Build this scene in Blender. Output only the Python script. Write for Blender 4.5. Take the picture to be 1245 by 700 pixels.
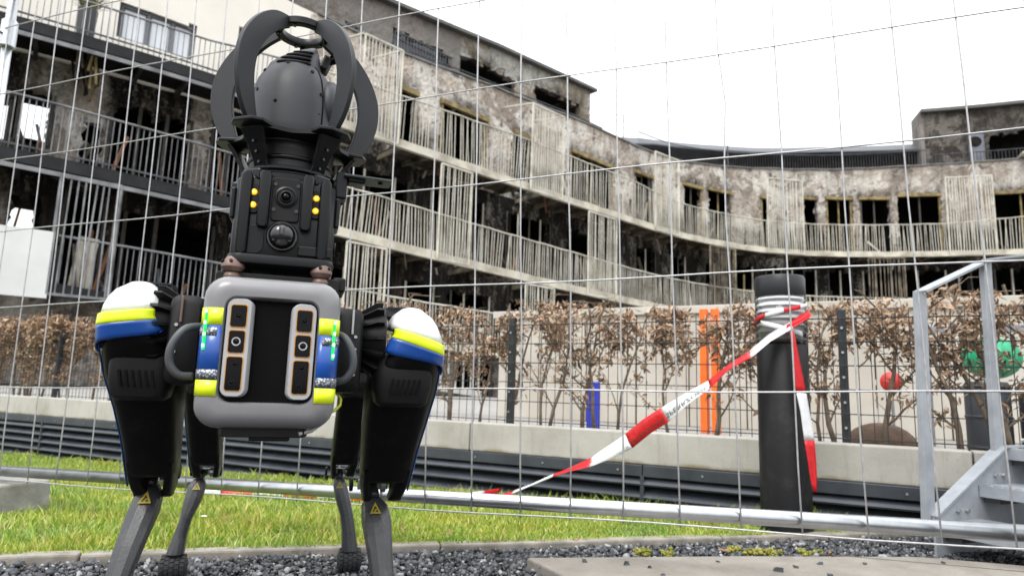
import bpy, math, random
import numpy as np
from mathutils import Matrix, Vector, Euler
random.seed(7); rng = np.random.default_rng(7)
for o in list(bpy.data.objects): bpy.data.objects.remove(o)
SC = bpy.context.scene; COL = SC.collection
R_ = math.radians
# ------------------------------------------------------------------ camera
FPX, CAMH, ROLL = 806.0, 0.49, 0.032
PITCH = math.atan(126/806.0)
cam = bpy.data.cameras.new('camera'); camo = bpy.data.objects.new('camera', cam); COL.objects.link(camo)
cam.sensor_width = 36.0; cam.lens = FPX/1245*36; cam.clip_start = .02; cam.clip_end = 2000
camo.matrix_world = Matrix.Translation((0,0,CAMH)) @ Matrix.Rotation(R_(90)+PITCH,4,'X') @ Matrix.Rotation(ROLL,4,'Z')
cam.dof.use_dof = True; cam.dof.focus_distance = 1.12; cam.dof.aperture_fstop = 7.0
SC.camera = camo
# ------------------------------------------------------------------ overcast sky
w = bpy.data.worlds.new('World'); SC.world = w; w.use_nodes = True
nt = w.node_tree; nt.nodes.clear()
sky = nt.nodes.new('ShaderNodeTexSky'); sky.sky_type = 'NISHITA'; sky.sun_disc = False
SUN_EL, SUN_AZ = R_(52), R_(205)            # azimuth clockwise from +Y: behind the camera, a little to the left
sky.sun_elevation = SUN_EL; sky.sun_rotation = SUN_AZ; sky.air_density = 1; sky.dust_density = 3
b1 = nt.nodes.new('ShaderNodeBackground'); b1.inputs['Strength'].default_value = .10
b2 = nt.nodes.new('ShaderNodeBackground'); b2.inputs['Color'].default_value = (.97,.985,1,1)
# standard overcast sky: three times brighter overhead than at the horizon
tc = nt.nodes.new('ShaderNodeTexCoord'); sx = nt.nodes.new('ShaderNodeSeparateXYZ'); nt.links.new(tc.outputs['Generated'], sx.inputs[0])
mr = nt.nodes.new('ShaderNodeMapRange'); mr.inputs['From Min'].default_value = 0; mr.inputs['From Max'].default_value = 1
mr.inputs['To Min'].default_value = .66; mr.inputs['To Max'].default_value = 1.98; nt.links.new(sx.outputs['Z'], mr.inputs['Value']); nt.links.new(mr.outputs[0], b2.inputs['Strength'])
mx = nt.nodes.new('ShaderNodeMixShader'); mx.inputs['Fac'].default_value = .9     # an even cloud deck hides most of the blue
wo = nt.nodes.new('ShaderNodeOutputWorld')
nt.links.new(sky.outputs[0], b1.inputs['Color']); nt.links.new(b1.outputs[0], mx.inputs[1]); nt.links.new(b2.outputs[0], mx.inputs[2]); nt.links.new(mx.outputs[0], wo.inputs['Surface'])
sl = bpy.data.lights.new('sun','SUN'); sl.energy = 1.3; sl.angle = R_(25); sl.color = (1,.97,.92)
so = bpy.data.objects.new('sun', sl); COL.objects.link(so)
sdir = Vector((math.sin(SUN_AZ)*math.cos(SUN_EL), math.cos(SUN_AZ)*math.cos(SUN_EL), math.sin(SUN_EL)))
so.rotation_euler = sdir.to_track_quat('Z','Y').to_euler(); so.location = sdir*30
vs = SC.view_settings; vs.view_transform = 'Standard'; vs.look = 'None'; vs.exposure = .82; vs.gamma = 1
SC.cycles.use_denoising = True; SC.cycles.max_bounces = 6; SC.cycles.diffuse_bounces = 3
# ------------------------------------------------------------------ measuring helpers (photo pixel -> ray -> real place)
_c, _s = math.cos(PITCH), math.sin(PITCH)
def ray(x, y):
    a = x-622.5; b = 350-y
    X = a*math.cos(ROLL)-b*math.sin(ROLL); V = a*math.sin(ROLL)+b*math.cos(ROLL)
    return np.array([X, FPX*_c-V*_s, FPX*_s+V*_c])
EYE = np.array([0,0,CAMH])
def atz(x, y, z): d = ray(x,y); return EYE+d*((z-CAMH)/d[2])
def aty(x, y, Y): d = ray(x,y); return EYE+d*(Y/d[1])
def atplane(x, y, p0, n):
    d = ray(x,y); p0 = np.array(p0,float); n = np.array(n,float)
    return EYE+d*(((p0-EYE)@n)/(d@n))
# ------------------------------------------------------------------ materials
def nodes(m):
    m.use_nodes = True; t = m.node_tree; return t, t.nodes['Principled BSDF']
def ramp(t, fac, stops):
    r = t.nodes.new('ShaderNodeValToRGB'); t.links.new(fac, r.inputs[0])
    e = r.color_ramp.elements
    while len(e) < len(stops): e.new(.5)
    for el,(p,c) in zip(e, stops): el.position = p; el.color = (*c,1) if len(c)==3 else c
    return r.outputs[0]
def noise(t, scale, detail=4, rough=.6, vec=None, dist=0):
    n = t.nodes.new('ShaderNodeTexNoise'); n.inputs['Scale'].default_value = scale; n.inputs['Detail'].default_value = detail
    n.inputs['Roughness'].default_value = rough; n.inputs['Distortion'].default_value = dist
    if vec is not None: t.links.new(vec, n.inputs['Vector'])
    return n.outputs['Fac']
def gpos(t): return t.nodes.new('ShaderNodeNewGeometry').outputs['Position']
def ocoord(t): return t.nodes.new('ShaderNodeTexCoord').outputs['Object']
def mixc(t, fac, a, b, blend='MIX'):
    m = t.nodes.new('ShaderNodeMix'); m.data_type = 'RGBA'; m.blend_type = blend
    for i, v in ((0,fac),(6,a),(7,b)):
        if isinstance(v, bpy.types.NodeSocket): t.links.new(v, m.inputs[i])
        else: m.inputs[i].default_value = (*v,1) if isinstance(v, tuple) and len(v)==3 else v
    return m.outputs[2]
def mth(t, op, a, b=0.0, clamp=False):
    m = t.nodes.new('ShaderNodeMath'); m.operation = op; m.use_clamp = clamp
    for i, v in enumerate((a,b)):
        if isinstance(v, bpy.types.NodeSocket): t.links.new(v, m.inputs[i])
        else: m.inputs[i].default_value = v
    return m.outputs[0]
def bump(t, p, h, strength, dist=.002):
    b = t.nodes.new('ShaderNodeBump'); b.inputs['Strength'].default_value = strength; b.inputs['Distance'].default_value = dist
    t.links.new(h, b.inputs['Height']); t.links.new(b.outputs[0], p.inputs['Normal'])
def pm(name, c1, c2=None, scale=20, rough=.5, metal=0, bmp=0, bscale=200, bdist=.001, lo=.35, hi=.65, coat=0, rvar=0, spec=.5, obj=False, dust=0, dustc=(.20,.185,.165), dscale=38):
    m = bpy.data.materials.new(name); t, p = nodes(m)
    v = ocoord(t) if obj else gpos(t)
    c2 = c2 or tuple(x*.75 for x in c1)
    f = noise(t, scale, 5, .6, v)
    cc = ramp(t, f, [(lo,c1),(hi,c2)])
    if dust:                                                  # dry dirt, scuffs and fine scratches
        d1 = mth(t,'MULTIPLY',ramp(t,noise(t,dscale,8,.72,v),[(.54,(0,0,0)),(.74,(1,1,1))]),dust)
        mp = t.nodes.new('ShaderNodeMapping'); mp.inputs['Rotation'].default_value = (.5,.4,.3); mp.inputs['Scale'].default_value = (14,90,22); t.links.new(v,mp.inputs[0])
        d2 = mth(t,'MULTIPLY',ramp(t,noise(t,4,4,.6,mp.outputs[0]),[(.66,(0,0,0)),(.72,(1,1,1))]),dust*.8)
        cc = mixc(t,mth(t,'ADD',d1,d2,True),cc,dustc)
    t.links.new(cc, p.inputs['Base Color'])
    p.inputs['Roughness'].default_value = rough; p.inputs['Metallic'].default_value = metal
    p.inputs['Specular IOR Level'].default_value = spec
    if coat: p.inputs['Coat Weight'].default_value = coat; p.inputs['Coat Roughness'].default_value = .08
    if rvar:
        r = mth(t,'ADD', mth(t,'MULTIPLY', noise(t, scale*3, 4, .6, v), rvar), rough-rvar/2); t.links.new(r, p.inputs['Roughness'])
    if bmp: bump(t, p, noise(t, bscale, 3, .6, v), bmp, bdist)
    return m
def island(name, stops, rough=.6, trans=0, extra=None, spec=.5):
    m = bpy.data.materials.new(name); t, p = nodes(m)
    g = t.nodes.new('ShaderNodeNewGeometry')
    t.links.new(ramp(t, g.outputs['Random Per Island'], stops), p.inputs['Base Color'])
    p.inputs['Roughness'].default_value = rough; p.inputs['Specular IOR Level'].default_value = spec
    return m
def emit(name, c, s):
    m = bpy.data.materials.new(name); t, p = nodes(m)
    p.inputs['Base Color'].default_value = (*c,1); p.inputs['Emission Color'].default_value = (*c,1); p.inputs['Emission Strength'].default_value = s
    return m
# ------------------------------------------------------------------ mesh builder
MW = {}                                    # world matrix of every parent
def rotm(axis_z, up=(0,0,1)):
    z = Vector(axis_z).normalized(); u = Vector(up)
    if abs(z.dot(u)) > .98: u = Vector((0,1,0))
    x = u.cross(z).normalized(); y = z.cross(x)
    return Matrix((x,y,z)).transposed()
class MB:
    def __init__(s): s.v = []; s.f = []; s.mi = []
    def add(s, vs, fs):
        n = len(s.v); s.v += [tuple(map(float,p)) for p in vs]; s.f += [tuple(i+n for i in q) for q in fs]; return s
    def box(s, c, size, rot=None, taper=1.0):
        x, y, z = (k/2 for k in size); q = []
        for dz in (-1,1):
            k = taper if dz > 0 else 1
            for dx, dy in ((-1,-1),(1,-1),(1,1),(-1,1)): q.append(Vector((dx*x*k,dy*y*k,dz*z)))
        if rot is not None:
            R = rot if isinstance(rot, Matrix) else Euler(rot).to_matrix(); q = [R @ p for p in q]
        c = Vector(c); q = [p+c for p in q]
        return s.add(q, [(3,2,1,0),(4,5,6,7),(0,1,5,4),(1,2,6,5),(2,3,7,6),(3,0,4,7)])
    def bar(s, a, b, wd, hg, up=(0,0,1)):
        a = Vector(a); b = Vector(b); R = rotm(b-a, up); return s.box((a+b)/2, (wd,hg,(b-a).length), R)
    def tube(s, pts, r, n=8, cap=True):
        pts = [Vector(p) for p in pts]; rs = r if isinstance(r,(list,tuple)) else [r]*len(pts); V = []; F = []
        ref = None
        for i, p in enumerate(pts):
            t = (pts[min(i+1,len(pts)-1)]-pts[max(i-1,0)]).normalized()
            if ref is None:
                ref = Vector((0,0,1)) if abs(t.z) < .9 else Vector((1,0,0))
            x = (ref - t*ref.dot(t)).normalized(); ref = x; y = t.cross(x)
            for k in range(n):
                a = 2*math.pi*k/n; V.append(p+(x*math.cos(a)+y*math.sin(a))*rs[i])
        for i in range(len(pts)-1):
            for k in range(n):
                F.append((i*n+k, i*n+(k+1)%n, (i+1)*n+(k+1)%n, (i+1)*n+k))
        if cap: F.append(tuple(range(n-1,-1,-1))); m = (len(pts)-1)*n; F.append(tuple(range(m,m+n)))
        return s.add(V, F)
    def lathe(s, prof, c=(0,0,0), n=32, M=None, a0=0, a1=2*math.pi):   # prof: (r,z)
        V = []; F = []; full = abs(a1-a0-2*math.pi) < 1e-6; N = n if full else n+1
        for r, z in prof:
            for k in range(N):
                a = a0+(a1-a0)*k/n; p = Vector((r*math.cos(a), r*math.sin(a), z))
                if M is not None: p = M @ p
                V.append(p+Vector(c))
        for i in range(len(prof)-1):
            for k in range(n):
                k2 = (k+1)%N; F.append((i*N+k, i*N+k2, (i+1)*N+k2, (i+1)*N+k))
        if full and prof[0] != prof[-1] and prof[0][0] > 1e-6: F.append(tuple(range(N-1,-1,-1)))
        if full and prof[0] != prof[-1] and prof[-1][0] > 1e-6: m = (len(prof)-1)*N; F.append(tuple(range(m,m+N)))
        return s.add(V, F)
    def cyl(s, a, b, r, n=20, bev=0, r2=None):
        a = Vector(a); b = Vector(b); l = (b-a).length; R = rotm(b-a); r2 = r if r2 is None else r2
        pr = [(r-bev,0),(r,bev),(r2,l-bev),(r2-bev,l)] if bev else [(r,0),(r2,l)]
        return s.lathe(pr, a, n, R)
    def loft(s, secs, cap=True, close=True):
        n = len(secs[0]); V = [p for q in secs for p in q]; F = []
        for i in range(len(secs)-1):
            for k in range(n if close else n-1):
                k2 = (k+1)%n; F.append((i*n+k, i*n+k2, (i+1)*n+k2, (i+1)*n+k))
        if cap and close: F.append(tuple(range(n-1,-1,-1))); m = (len(secs)-1)*n; F.append(tuple(range(m,m+n)))
        return s.add(V, F)
    def prism(s, poly, vec):                  # polygon of 3d points swept along vec
        n = len(poly); v = Vector(vec); q = [Vector(p) for p in poly]
        return s.add(q+[p+v for p in q], [tuple(range(n-1,-1,-1)), tuple(range(n,2*n))]+[(i,(i+1)%n,n+(i+1)%n,n+i) for i in range(n)])
    def mesh(s, name, mat, smooth=False, recalc=True):
        me = bpy.data.meshes.new(name); me.from_pydata(s.v, [], s.f)
        if recalc:
            import bmesh
            bm = bmesh.new(); bm.from_mesh(me); bmesh.ops.recalc_face_normals(bm, faces=bm.faces); bm.to_mesh(me); bm.free()
        if mat: me.materials.append(mat)
        if smooth:
            me.polygons.foreach_set('use_smooth', [True]*len(me.polygons))
        return me
    def build(s, name, mat, parent=None, smooth=False, bevel=0, local=False, auto=None, seg=2):
        if parent is not None and not local:
            Mi = MW[parent.name].inverted(); s.v = [tuple(Mi @ Vector(p)) for p in s.v]
        me = s.mesh(name, mat, smooth or auto is not None)
        o = bpy.data.objects.new(name, me); COL.objects.link(o)
        if parent is not None: o.parent = parent; MW[o.name] = MW[parent.name]
        else: MW[o.name] = Matrix.Identity(4)
        if auto is not None:
            me.set_sharp_from_angle(angle=R_(auto))
        if bevel:
            b = o.modifiers.new('bevel','BEVEL'); b.width = bevel; b.segments = seg; b.limit_method = 'ANGLE'; b.angle_limit = R_(40)
        return o
def thing(name, label, cat, loc=(0,0,0), rz=0, group=None):
    o = bpy.data.objects.new(name, None); COL.objects.link(o); o.location = loc; o.rotation_euler = (0,0,rz); o.empty_display_size = .1
    MW[o.name] = Matrix.Translation(loc) @ Matrix.Rotation(rz,4,'Z')
    return tag(o, label, cat, group)
def tag(o, label=None, cat=None, group=None, kind=None):
    if label: o['label'] = label
    if cat: o['category'] = cat
    if group: o['group'] = group
    if kind: o['kind'] = kind
    return o
def inst(name, me, parent, loc, rot=(0,0,0), scale=None):      # another object on shared mesh data, in parent space
    o = bpy.data.objects.new(name, me); COL.objects.link(o); o.parent = parent; o.location = loc; o.rotation_euler = rot
    if scale: o.scale = scale
    return o
def rawmesh(name, V, F, mat, smooth=False):                    # numpy arrays, all faces the same size
    me = bpy.data.meshes.new(name); V = np.asarray(V,np.float32).reshape(-1,3); F = np.asarray(F,np.int32); k = F.shape[1]
    me.vertices.add(len(V)); me.vertices.foreach_set('co', V.ravel())
    me.loops.add(F.size); me.loops.foreach_set('vertex_index', F.ravel())
    me.polygons.add(len(F)); me.polygons.foreach_set('loop_start', np.arange(0,F.size,k,dtype=np.int32)); me.polygons.foreach_set('loop_total', np.full(len(F),k,np.int32))
    if smooth: me.polygons.foreach_set('use_smooth', np.ones(len(F),bool))
    me.materials.append(mat); me.update(calc_edges=True); return me
# ================================================================== THE SETTING
def kerbY(X): return 2.215+.268*(X+.03)
KN = math.hypot(1,.268)
def qk(X, Y): return (Y-kerbY(X))/KN                           # metres behind the kerb's front edge
def zlawn(X, Y): return -.17*np.clip((qk(X,Y)-.25)/4.3,0,1)**.9 + .006
WP = np.array([-4.40,5.93,0]); WD = np.array([math.cos(R_(28)),-math.sin(R_(28)),0]); WN = np.array([math.sin(R_(28)),math.cos(R_(28)),0])
def W(t, o, z): return WP+WD*t+WN*o+np.array([0,0,z])
def wpx(x, y, o): q = atplane(x,y,WP+WN*o,WN); return float((q-WP)@WD), float(q[2])

M_earth = pm('earth',(.09,.075,.05),(.05,.045,.03),3,.95)
M_gravelbed = pm('gravel_bed',(.03,.03,.032),(.015,.015,.016),60,.95)
M_lawn = pm('lawn_soil',(.10,.14,.022),(.055,.075,.018),14,.95,bmp=.6,bscale=60,bdist=.01)
M_pave = pm('terrace_paving',(.30,.29,.27),(.22,.21,.2),6,.9,bmp=.3,bscale=40)
g = MB().add([(-600,-300,-.4),(600,-300,-.4),(600,900,-.4),(-600,900,-.4)],[(0,1,2,3)]).build('ground',M_earth); tag(g,kind='structure')
# gravel bed under the loose stones
g = MB().add([(-6,-1,-.022),(5,-1,-.022),(5,kerbY(5)+.02,-.022),(-6,kerbY(-6)+.02,-.022)],[(0,1,2,3)]).build('gravel_bed',M_gravelbed); tag(g,kind='structure')
# terrace behind the low wall, up to the building
q = [W(-9,.12,.27),W(12,.12,.27),np.array([40,16,.27]),np.array([40,60,.27]),np.array([-25,60,.27]),np.array([-25,10,.27])]
g = MB().add(q,[tuple(range(6))]).build('terrace',M_pave); tag(g,kind='structure')
# lawn sheet
nx, ny = 90, 60; V = []; F = []
for j in range(ny+1):
    for i in range(nx+1):
        X = -9+11.5*i/nx; v = j/ny
        y0 = kerbY(X)+.03; t = (X-WP[0])/WD[0]; y1 = WP[1]+WD[1]*t+.1
        y1 = max(y1, y0+.02)
        Y = y0+(y1-y0)*v
        V.append((X,Y,float(zlawn(X,Y))-.004+.008*math.sin(X*7+Y*3)*math.sin(Y*9)))
F = [(j*(nx+1)+i,j*(nx+1)+i+1,(j+1)*(nx+1)+i+1,(j+1)*(nx+1)+i) for j in range(ny) for i in range(nx)]
g = MB().add(V,F).build('lawn',M_lawn,smooth=True); tag(g,kind='structure')

# grass blades
def grass():
    N = 105000; X = rng.uniform(-4.6,1.75,N*3); u = rng.random(N*3)
    y0 = kerbY(X)+.02
    t = (X-WP[0])/WD[0]; y1 = WP[1]+WD[1]*t-.02
    Y = y0+(y1-y0)*u**1.35; ok = (y1 > y0+.05)&(np.abs(X/np.maximum(Y,.1)) < .95)
    X = X[ok][:N]; Y = Y[ok][:N]; y0=y0[ok][:N]
    ok = np.hypot(X-1.08,Y-2.64) > .145
    X = X[ok]; Y = Y[ok]; n = len(X); Z = zlawn(X,Y)-.004
    cl = .5+.5*np.sin(X*5.1+np.sin(Y*4)*1.7)*np.sin(Y*6.3+np.sin(X*3.1)*2)       # clumps
    cl2 = .5+.5*np.sin(X*17+Y*5)*np.sin(Y*21-X*7)
    h = rng.uniform(.010,.030,n)*(.65+.75*cl)*(.8+.4*cl2); tall = rng.random(n) < .03+.07*(cl>.75); h[tall] *= 2.0
    near = np.clip(qk(X,Y)/.25,0,1); h *= .55+.45*near
    a = rng.uniform(0,2*math.pi,n); wdt = rng.uniform(.0013,.0028,n)*(1+.25*Y/3)
    lean = rng.uniform(.1,.9,n)*h; b = rng.uniform(0,2*math.pi,n)
    dx, dy = np.cos(a)*wdt, np.sin(a)*wdt; lx, ly = np.cos(b)*lean, np.sin(b)*lean
    P = np.zeros((n,5,3))
    P[:,0] = np.c_[X-dx,Y-dy,Z]; P[:,1] = np.c_[X+dx,Y+dy,Z]
    P[:,2] = np.c_[X+dx*.8+lx*.35,Y+dy*.8+ly*.35,Z+h*.6]; P[:,3] = np.c_[X-dx*.8+lx*.35,Y-dy*.8+ly*.35,Z+h*.6]
    P[:,4] = np.c_[X+lx,Y+ly,Z+h]
    base = np.arange(n)[:,None]*5
    tri = np.concatenate([base+np.array([[0,1,2]]),base+np.array([[0,2,3]]),base+np.array([[3,2,4]])])
    m = bpy.data.materials.new('grass'); tr, p = nodes(m)
    gg = tr.nodes.new('ShaderNodeNewGeometry')
    c1 = ramp(tr, gg.outputs['Random Per Island'], [(0,(.17,.27,.035)),(.4,(.29,.40,.06)),(.7,(.42,.50,.10)),(.87,(.55,.54,.20)),(1,(.58,.51,.31))])
    c2 = ramp(tr, noise(tr,2.6,5,.6,gg.outputs['Position']), [(.36,(.68,.86,.72)),(.64,(1.22,1.08,.8))])
    c = mixc(tr,1.0,c1,c2,'MULTIPLY')
    c = mixc(tr,ramp(tr,noise(tr,7,6,.65,gg.outputs['Position'],.4),[(.55,(0,0,0)),(.68,(.75,.75,.75))]),c,(.30,.27,.07))             # mossy, yellowed patches
    tr.links.new(c,p.inputs['Base Color']); p.inputs['Roughness'].default_value = .55
    tl = tr.nodes.new('ShaderNodeBsdfTranslucent'); tr.links.new(c,tl.inputs[0]); ms = tr.nodes.new('ShaderNodeMixShader'); ms.inputs[0].default_value = .3
    out = tr.nodes['Material Output']; tr.links.new(p.outputs[0],ms.inputs[1]); tr.links.new(tl.outputs[0],ms.inputs[2]); tr.links.new(ms.outputs[0],out.inputs[0])
    o = bpy.data.objects.new('grass',rawmesh('grass',P,tri,m)); COL.objects.link(o)
    tag(o,'short bright green grass growing over the whole lawn','grass',kind='stuff')
grass()
def stones(name, X, Y, Z, sz, mat, label, cat):
    n = len(X); base = np.array([[x,y,z] for z in (-1,1) for x,y in ((-1,-1),(1,-1),(1,1),(-1,1))],float)
    P = base[None]*rng.uniform(.45,1.0,(n,8,3))*np.stack([sz,sz*rng.uniform(.6,1,n),sz*rng.uniform(.45,.8,n)],1)[:,None,:]
    e = rng.uniform(-3,3,(n,3)); e[:,:2] *= .35
    ca, sa = np.cos(e), np.sin(e)
    def rot(P, ax, k):
        i, j = [(1,2),(0,2),(0,1)][ax]; c_, s_ = ca[:,k][:,None], sa[:,k][:,None]; Q = P.copy(); Q[...,i] = P[...,i]*c_-P[...,j]*s_; Q[...,j] = P[...,i]*s_+P[...,j]*c_; return Q
    P = rot(rot(rot(P,2,2),0,0),1,1)+np.stack([X,Y,Z],1)[:,None,:]
    f = np.array([(3,2,1,0),(4,5,6,7),(0,1,5,4),(1,2,6,5),(2,3,7,6),(3,0,4,7)]); F = (np.arange(n)[:,None,None]*8+f[None]).reshape(-1,4)
    o = bpy.data.objects.new(name,rawmesh(name,P,F,mat)); COL.objects.link(o); tag(o,label,cat,kind='stuff'); return o
M_basalt = island('basalt',[(0,(.018,.019,.022)),(.5,(.05,.053,.06)),(.82,(.12,.125,.135)),(1,(.34,.34,.34))],.55)
# paving slab outline (top surface at z = .022)
SL = [atz(640,677,.022),atz(905,675,.022),atz(1118,676,.022),atz(1330,694,.022),atz(1330,900,.022),np.array([.62,.6,.022]),np.array([.30,1.55,.022])]
def inslab(X, Y):
    ins = np.zeros(len(X),bool); n = len(SL)
    for i in range(n):
        x1,y1 = SL[i][:2]; x2,y2 = SL[(i+1)%n][:2]
        ins ^= ((y1>Y)!=(y2>Y))&(X < (x2-x1)*(Y-y1)/(y2-y1+1e-9)+x1)
    return ins
def gravel():
    N = 62000; X = rng.uniform(-2.2,2.3,N); Y = rng.uniform(1.35,2.75,N); k = qk(X,Y)
    ok = (k < -.005)&~inslab(X,Y)&(np.abs(X/np.maximum(Y,.1)) < 1.0)
    X, Y = X[ok], Y[ok]; n = len(X)
    stones('gravel',X,Y,rng.uniform(-.018,-.002,n),np.minimum(.0125,.0032+rng.exponential(.0030,n)),M_basalt,'dark grey basalt chippings along the edge of the lawn','gravel')
gravel()
# kerb: narrow concrete edging stones, each a separate piece
M_kerb = pm('kerb_concrete',(.30,.275,.24),(.17,.155,.13),14,.92,bmp=.5,bscale=150,bdist=.003)
kt = thing('lawn_kerb','thin weathered concrete kerb between the gravel and the lawn','kerb',(0,kerbY(0),0))
dk = np.array([1,.268])/KN; nk = np.array([-.268,1])/KN
L0 = -3.2
for i in range(8):
    a, b = L0+i*1.0, L0+i*1.0+.994
    if i == 5: b = a+.70                       # the row ends where the gravel patch by the stairs begins
    if i > 5: break
    p = [np.array([0,kerbY(0)])+dk*a, np.array([0,kerbY(0)])+dk*b]
    c = (p[0]+p[1])/2+nk*.025; ang = math.atan2(.268,1)
    MB().box((c[0],c[1],-.062+random.uniform(-.002,.002)),(b-a,.05,.15),(0,random.uniform(-.003,.003),ang)).build('edging_stone',M_kerb,kt,bevel=.006)
# paving slab with a joint, and a rougher step down on its left edge
M_slab = bpy.data.materials.new('paving_concrete'); t, p = nodes(M_slab); v = gpos(t)
c = ramp(t,noise(t,5,6,.65,v),[(.3,(.17,.155,.135)),(.5,(.25,.23,.20)),(.7,(.32,.30,.27))])
c = mixc(t,mth(t,'MULTIPLY',noise(t,90,4,.7,v),.6),c,(.12,.105,.09)); c = mixc(t,ramp(t,noise(t,2.2,6,.7,v,.6),[(.52,(0,0,0)),(.66,(.7,.7,.7))]),c,(.13,.115,.095)); t.links.new(c,p.inputs['Base Color']); p.inputs['Roughness'].default_value = .85
bump(t,p,noise(t,220,4,.7,v),.4,.002)
top = [Vector(q) for q in SL]
sl_o = MB().prism([(q.x,q.y,-.04) for q in top],(0,0,.062)).build('paving_slab',M_slab,bevel=.006)
tag(sl_o,'large pale concrete paving slab beside the gravel, under the steel stairs','slab')
M_joint = pm('slab_joint',(.10,.09,.07),(.05,.045,.04),40,.95)
a, b = atz(1000,674,.0235), atz(1330,703,.0235)
MB().bar((a[0],a[1]+.02,.0205),(b[0],b[1]+.02,.0205),.008,.004).build('joint',M_joint,sl_o)
def bits(n, fn, mat, name, label, cat, s0, s1):
    P = [fn() for _ in range(n)]; P = np.array(P)
    return stones(name,P[:,0],P[:,1],P[:,2],rng.uniform(s0,s1,n),mat,label,cat)
ORD = ['first','second','third','fourth','fifth','sixth','seventh','eighth','ninth','tenth','eleventh','twelfth']
for no_,(x,y,s) in enumerate(sorted([(711,681,.010),(762,684,.012),(790,688,.008),(806,697,.009),(945,692,.013),(967,688,.008),(997,684,.009),(873,681,.007),(1052,684,.007),(1148,683,.007),(655,688,.008),(1009,698,.008)])):
    q = atz(x,y,.026); st = MB()
    vv = [(dx*s*random.uniform(.15,1),dy*s*random.uniform(.15,1),dz*s*random.uniform(.15,.7)) for dz in (-1,1) for dx,dy in ((-1,-1),(1,-1),(1,1),(-1,1))]
    st.add([(q[0]+a_,q[1]+b_,.022+s*.35+c_) for a_,b_,c_ in vv],[(3,2,1,0),(4,5,6,7),(0,1,5,4),(1,2,6,5),(2,3,7,6),(3,0,4,7)])
    tag(st.build('gravel_stone',M_basalt),ORD[no_]+' loose black gravel stone from the left on the concrete slab','stone','loose stones on the slab')
# moss along the strip between kerb and slab
M_moss = island('moss',[(0,(.10,.11,.015)),(.5,(.20,.20,.03)),(1,(.30,.26,.05))],.95)
def moss():
    P = []; S = []
    for (x0,x1,y) in [(772,790,672),(805,818,674),(886,900,669),(905,925,672),(925,950,672),(970,1000,672)]:
        for _ in range(60):
            x = rng.uniform(x0,x1); q = atz(x,y+rng.normal(0,1.3),.0)
            P.append((q[0],q[1],rng.uniform(-.012,.010))); S.append(rng.uniform(.003,.009))
    P = np.array(P); stones('moss',P[:,0],P[:,1],P[:,2],np.array(S),M_moss,'yellow-green moss tufts along the gravel strip behind the slab','moss')
moss()
M_dleaf = pm('dead_leaf',(.30,.16,.07),(.16,.08,.04),60,.7)
M_petal = pm('white_petal',(.85,.85,.82),(.75,.75,.7),60,.6)
for i,(x,y) in enumerate([(272,632),(305,637),(545,651),(700,660),(490,647),(880,672),(1010,676)]):
    q = atz(x,y,.02); m = MB(); a = random.uniform(0,6)
    for k in range(1): 
        L_ = .016; pts = []
        for u in np.linspace(-1,1,7):
            wv = .006*(1-u*u)+.0005
            for sg in (-1,0,1):
                px, py = u*L_, sg*wv
                pts.append((q[0]+px*math.cos(a)-py*math.sin(a), q[1]+px*math.sin(a)+py*math.cos(a), q[2]+.012+.006*u*u-.004*abs(sg)))
        m.add(pts,[(3*r+c,3*r+c+1,3*r+c+4,3*r+c+3) for r in range(6) for c in range(2)])
    o = m.build('fallen_leaf',M_dleaf,smooth=True); tag(o,['small dry brown leaf on the lawn just right of the daisy','small dry brown leaf on the lawn between the robot\'s rear legs','small dry brown leaf on the lawn right of the robot\'s front leg','small dry brown leaf on the lawn edge above the slab\'s left corner','small dry brown leaf on the lawn beside the robot\'s right front shank','small dry brown leaf in the gravel strip left of the bollard','small dry brown leaf in the gravel strip right of the bollard'][i],'leaf','fallen leaves')
q = atz(248,628,.03); d = thing('daisy','single small white daisy flower in the grass behind the rear leg','flower',(q[0],q[1],float(zlawn(q[0],q[1]))))
MB().tube([(q[0],q[1],float(zlawn(q[0],q[1]))),(q[0],q[1],q[2])],.001,5).build('stem',pm('daisy_stem',(.12,.2,.03)),d)
fl = MB()
for k in range(12):
    a = k*math.pi/6; c_, s_ = math.cos(a), math.sin(a)
    fl.add([(q[0]+c_*.002,q[1]+s_*.002,q[2]),(q[0]+c_*.009-s_*.003,q[1]+s_*.009+c_*.003,q[2]+.003),(q[0]+c_*.012,q[1]+s_*.012,q[2]+.004),(q[0]+c_*.009+s_*.003,q[1]+s_*.009-c_*.003,q[2]+.003)],[(0,1,2,3)])
fl.build('petals',M_petal,d)
MB().lathe([(0,-.001),(.003,0),(.0025,.002),(0,.003)],tuple(q),8).build('flower_centre',pm('daisy_yellow',(.6,.4,.02)),d)

# ------------------------------------------------------------------ low wall with louvre below
M_conc = bpy.data.materials.new('cast_concrete'); t, p = nodes(M_conc); v = gpos(t)
c = ramp(t,noise(t,2.2,6,.65,v),[(.3,(.30,.285,.25)),(.55,(.41,.395,.36)),(.75,(.47,.455,.42))])
sep = t.nodes.new('ShaderNodeSeparateXYZ'); t.links.new(v,sep.inputs[0])
st_ = mth(t,'MULTIPLY',ramp(t,sep.outputs['Z'],[(.165,(1,1,1)),(.215,(0,0,0))]),noise(t,5,4,.7,v))
st_ = ramp(t,st_,[(.28,(0,0,0)),(.50,(1,1,1))])
mpv = t.nodes.new('ShaderNodeMapping'); mpv.inputs['Scale'].default_value = (9,9,1.2); t.links.new(v,mpv.inputs[0])
c = mixc(t,ramp(t,noise(t,1.5,6,.7,mpv.outputs[0]),[(.52,(0,0,0)),(.75,(.55,.55,.55))]),c,(.20,.185,.155))
c = mixc(t,ramp(t,noise(t,120,3,.6,v),[(.66,(0,0,0)),(.72,(.6,.6,.6))]),c,(.16,.15,.13))
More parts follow.
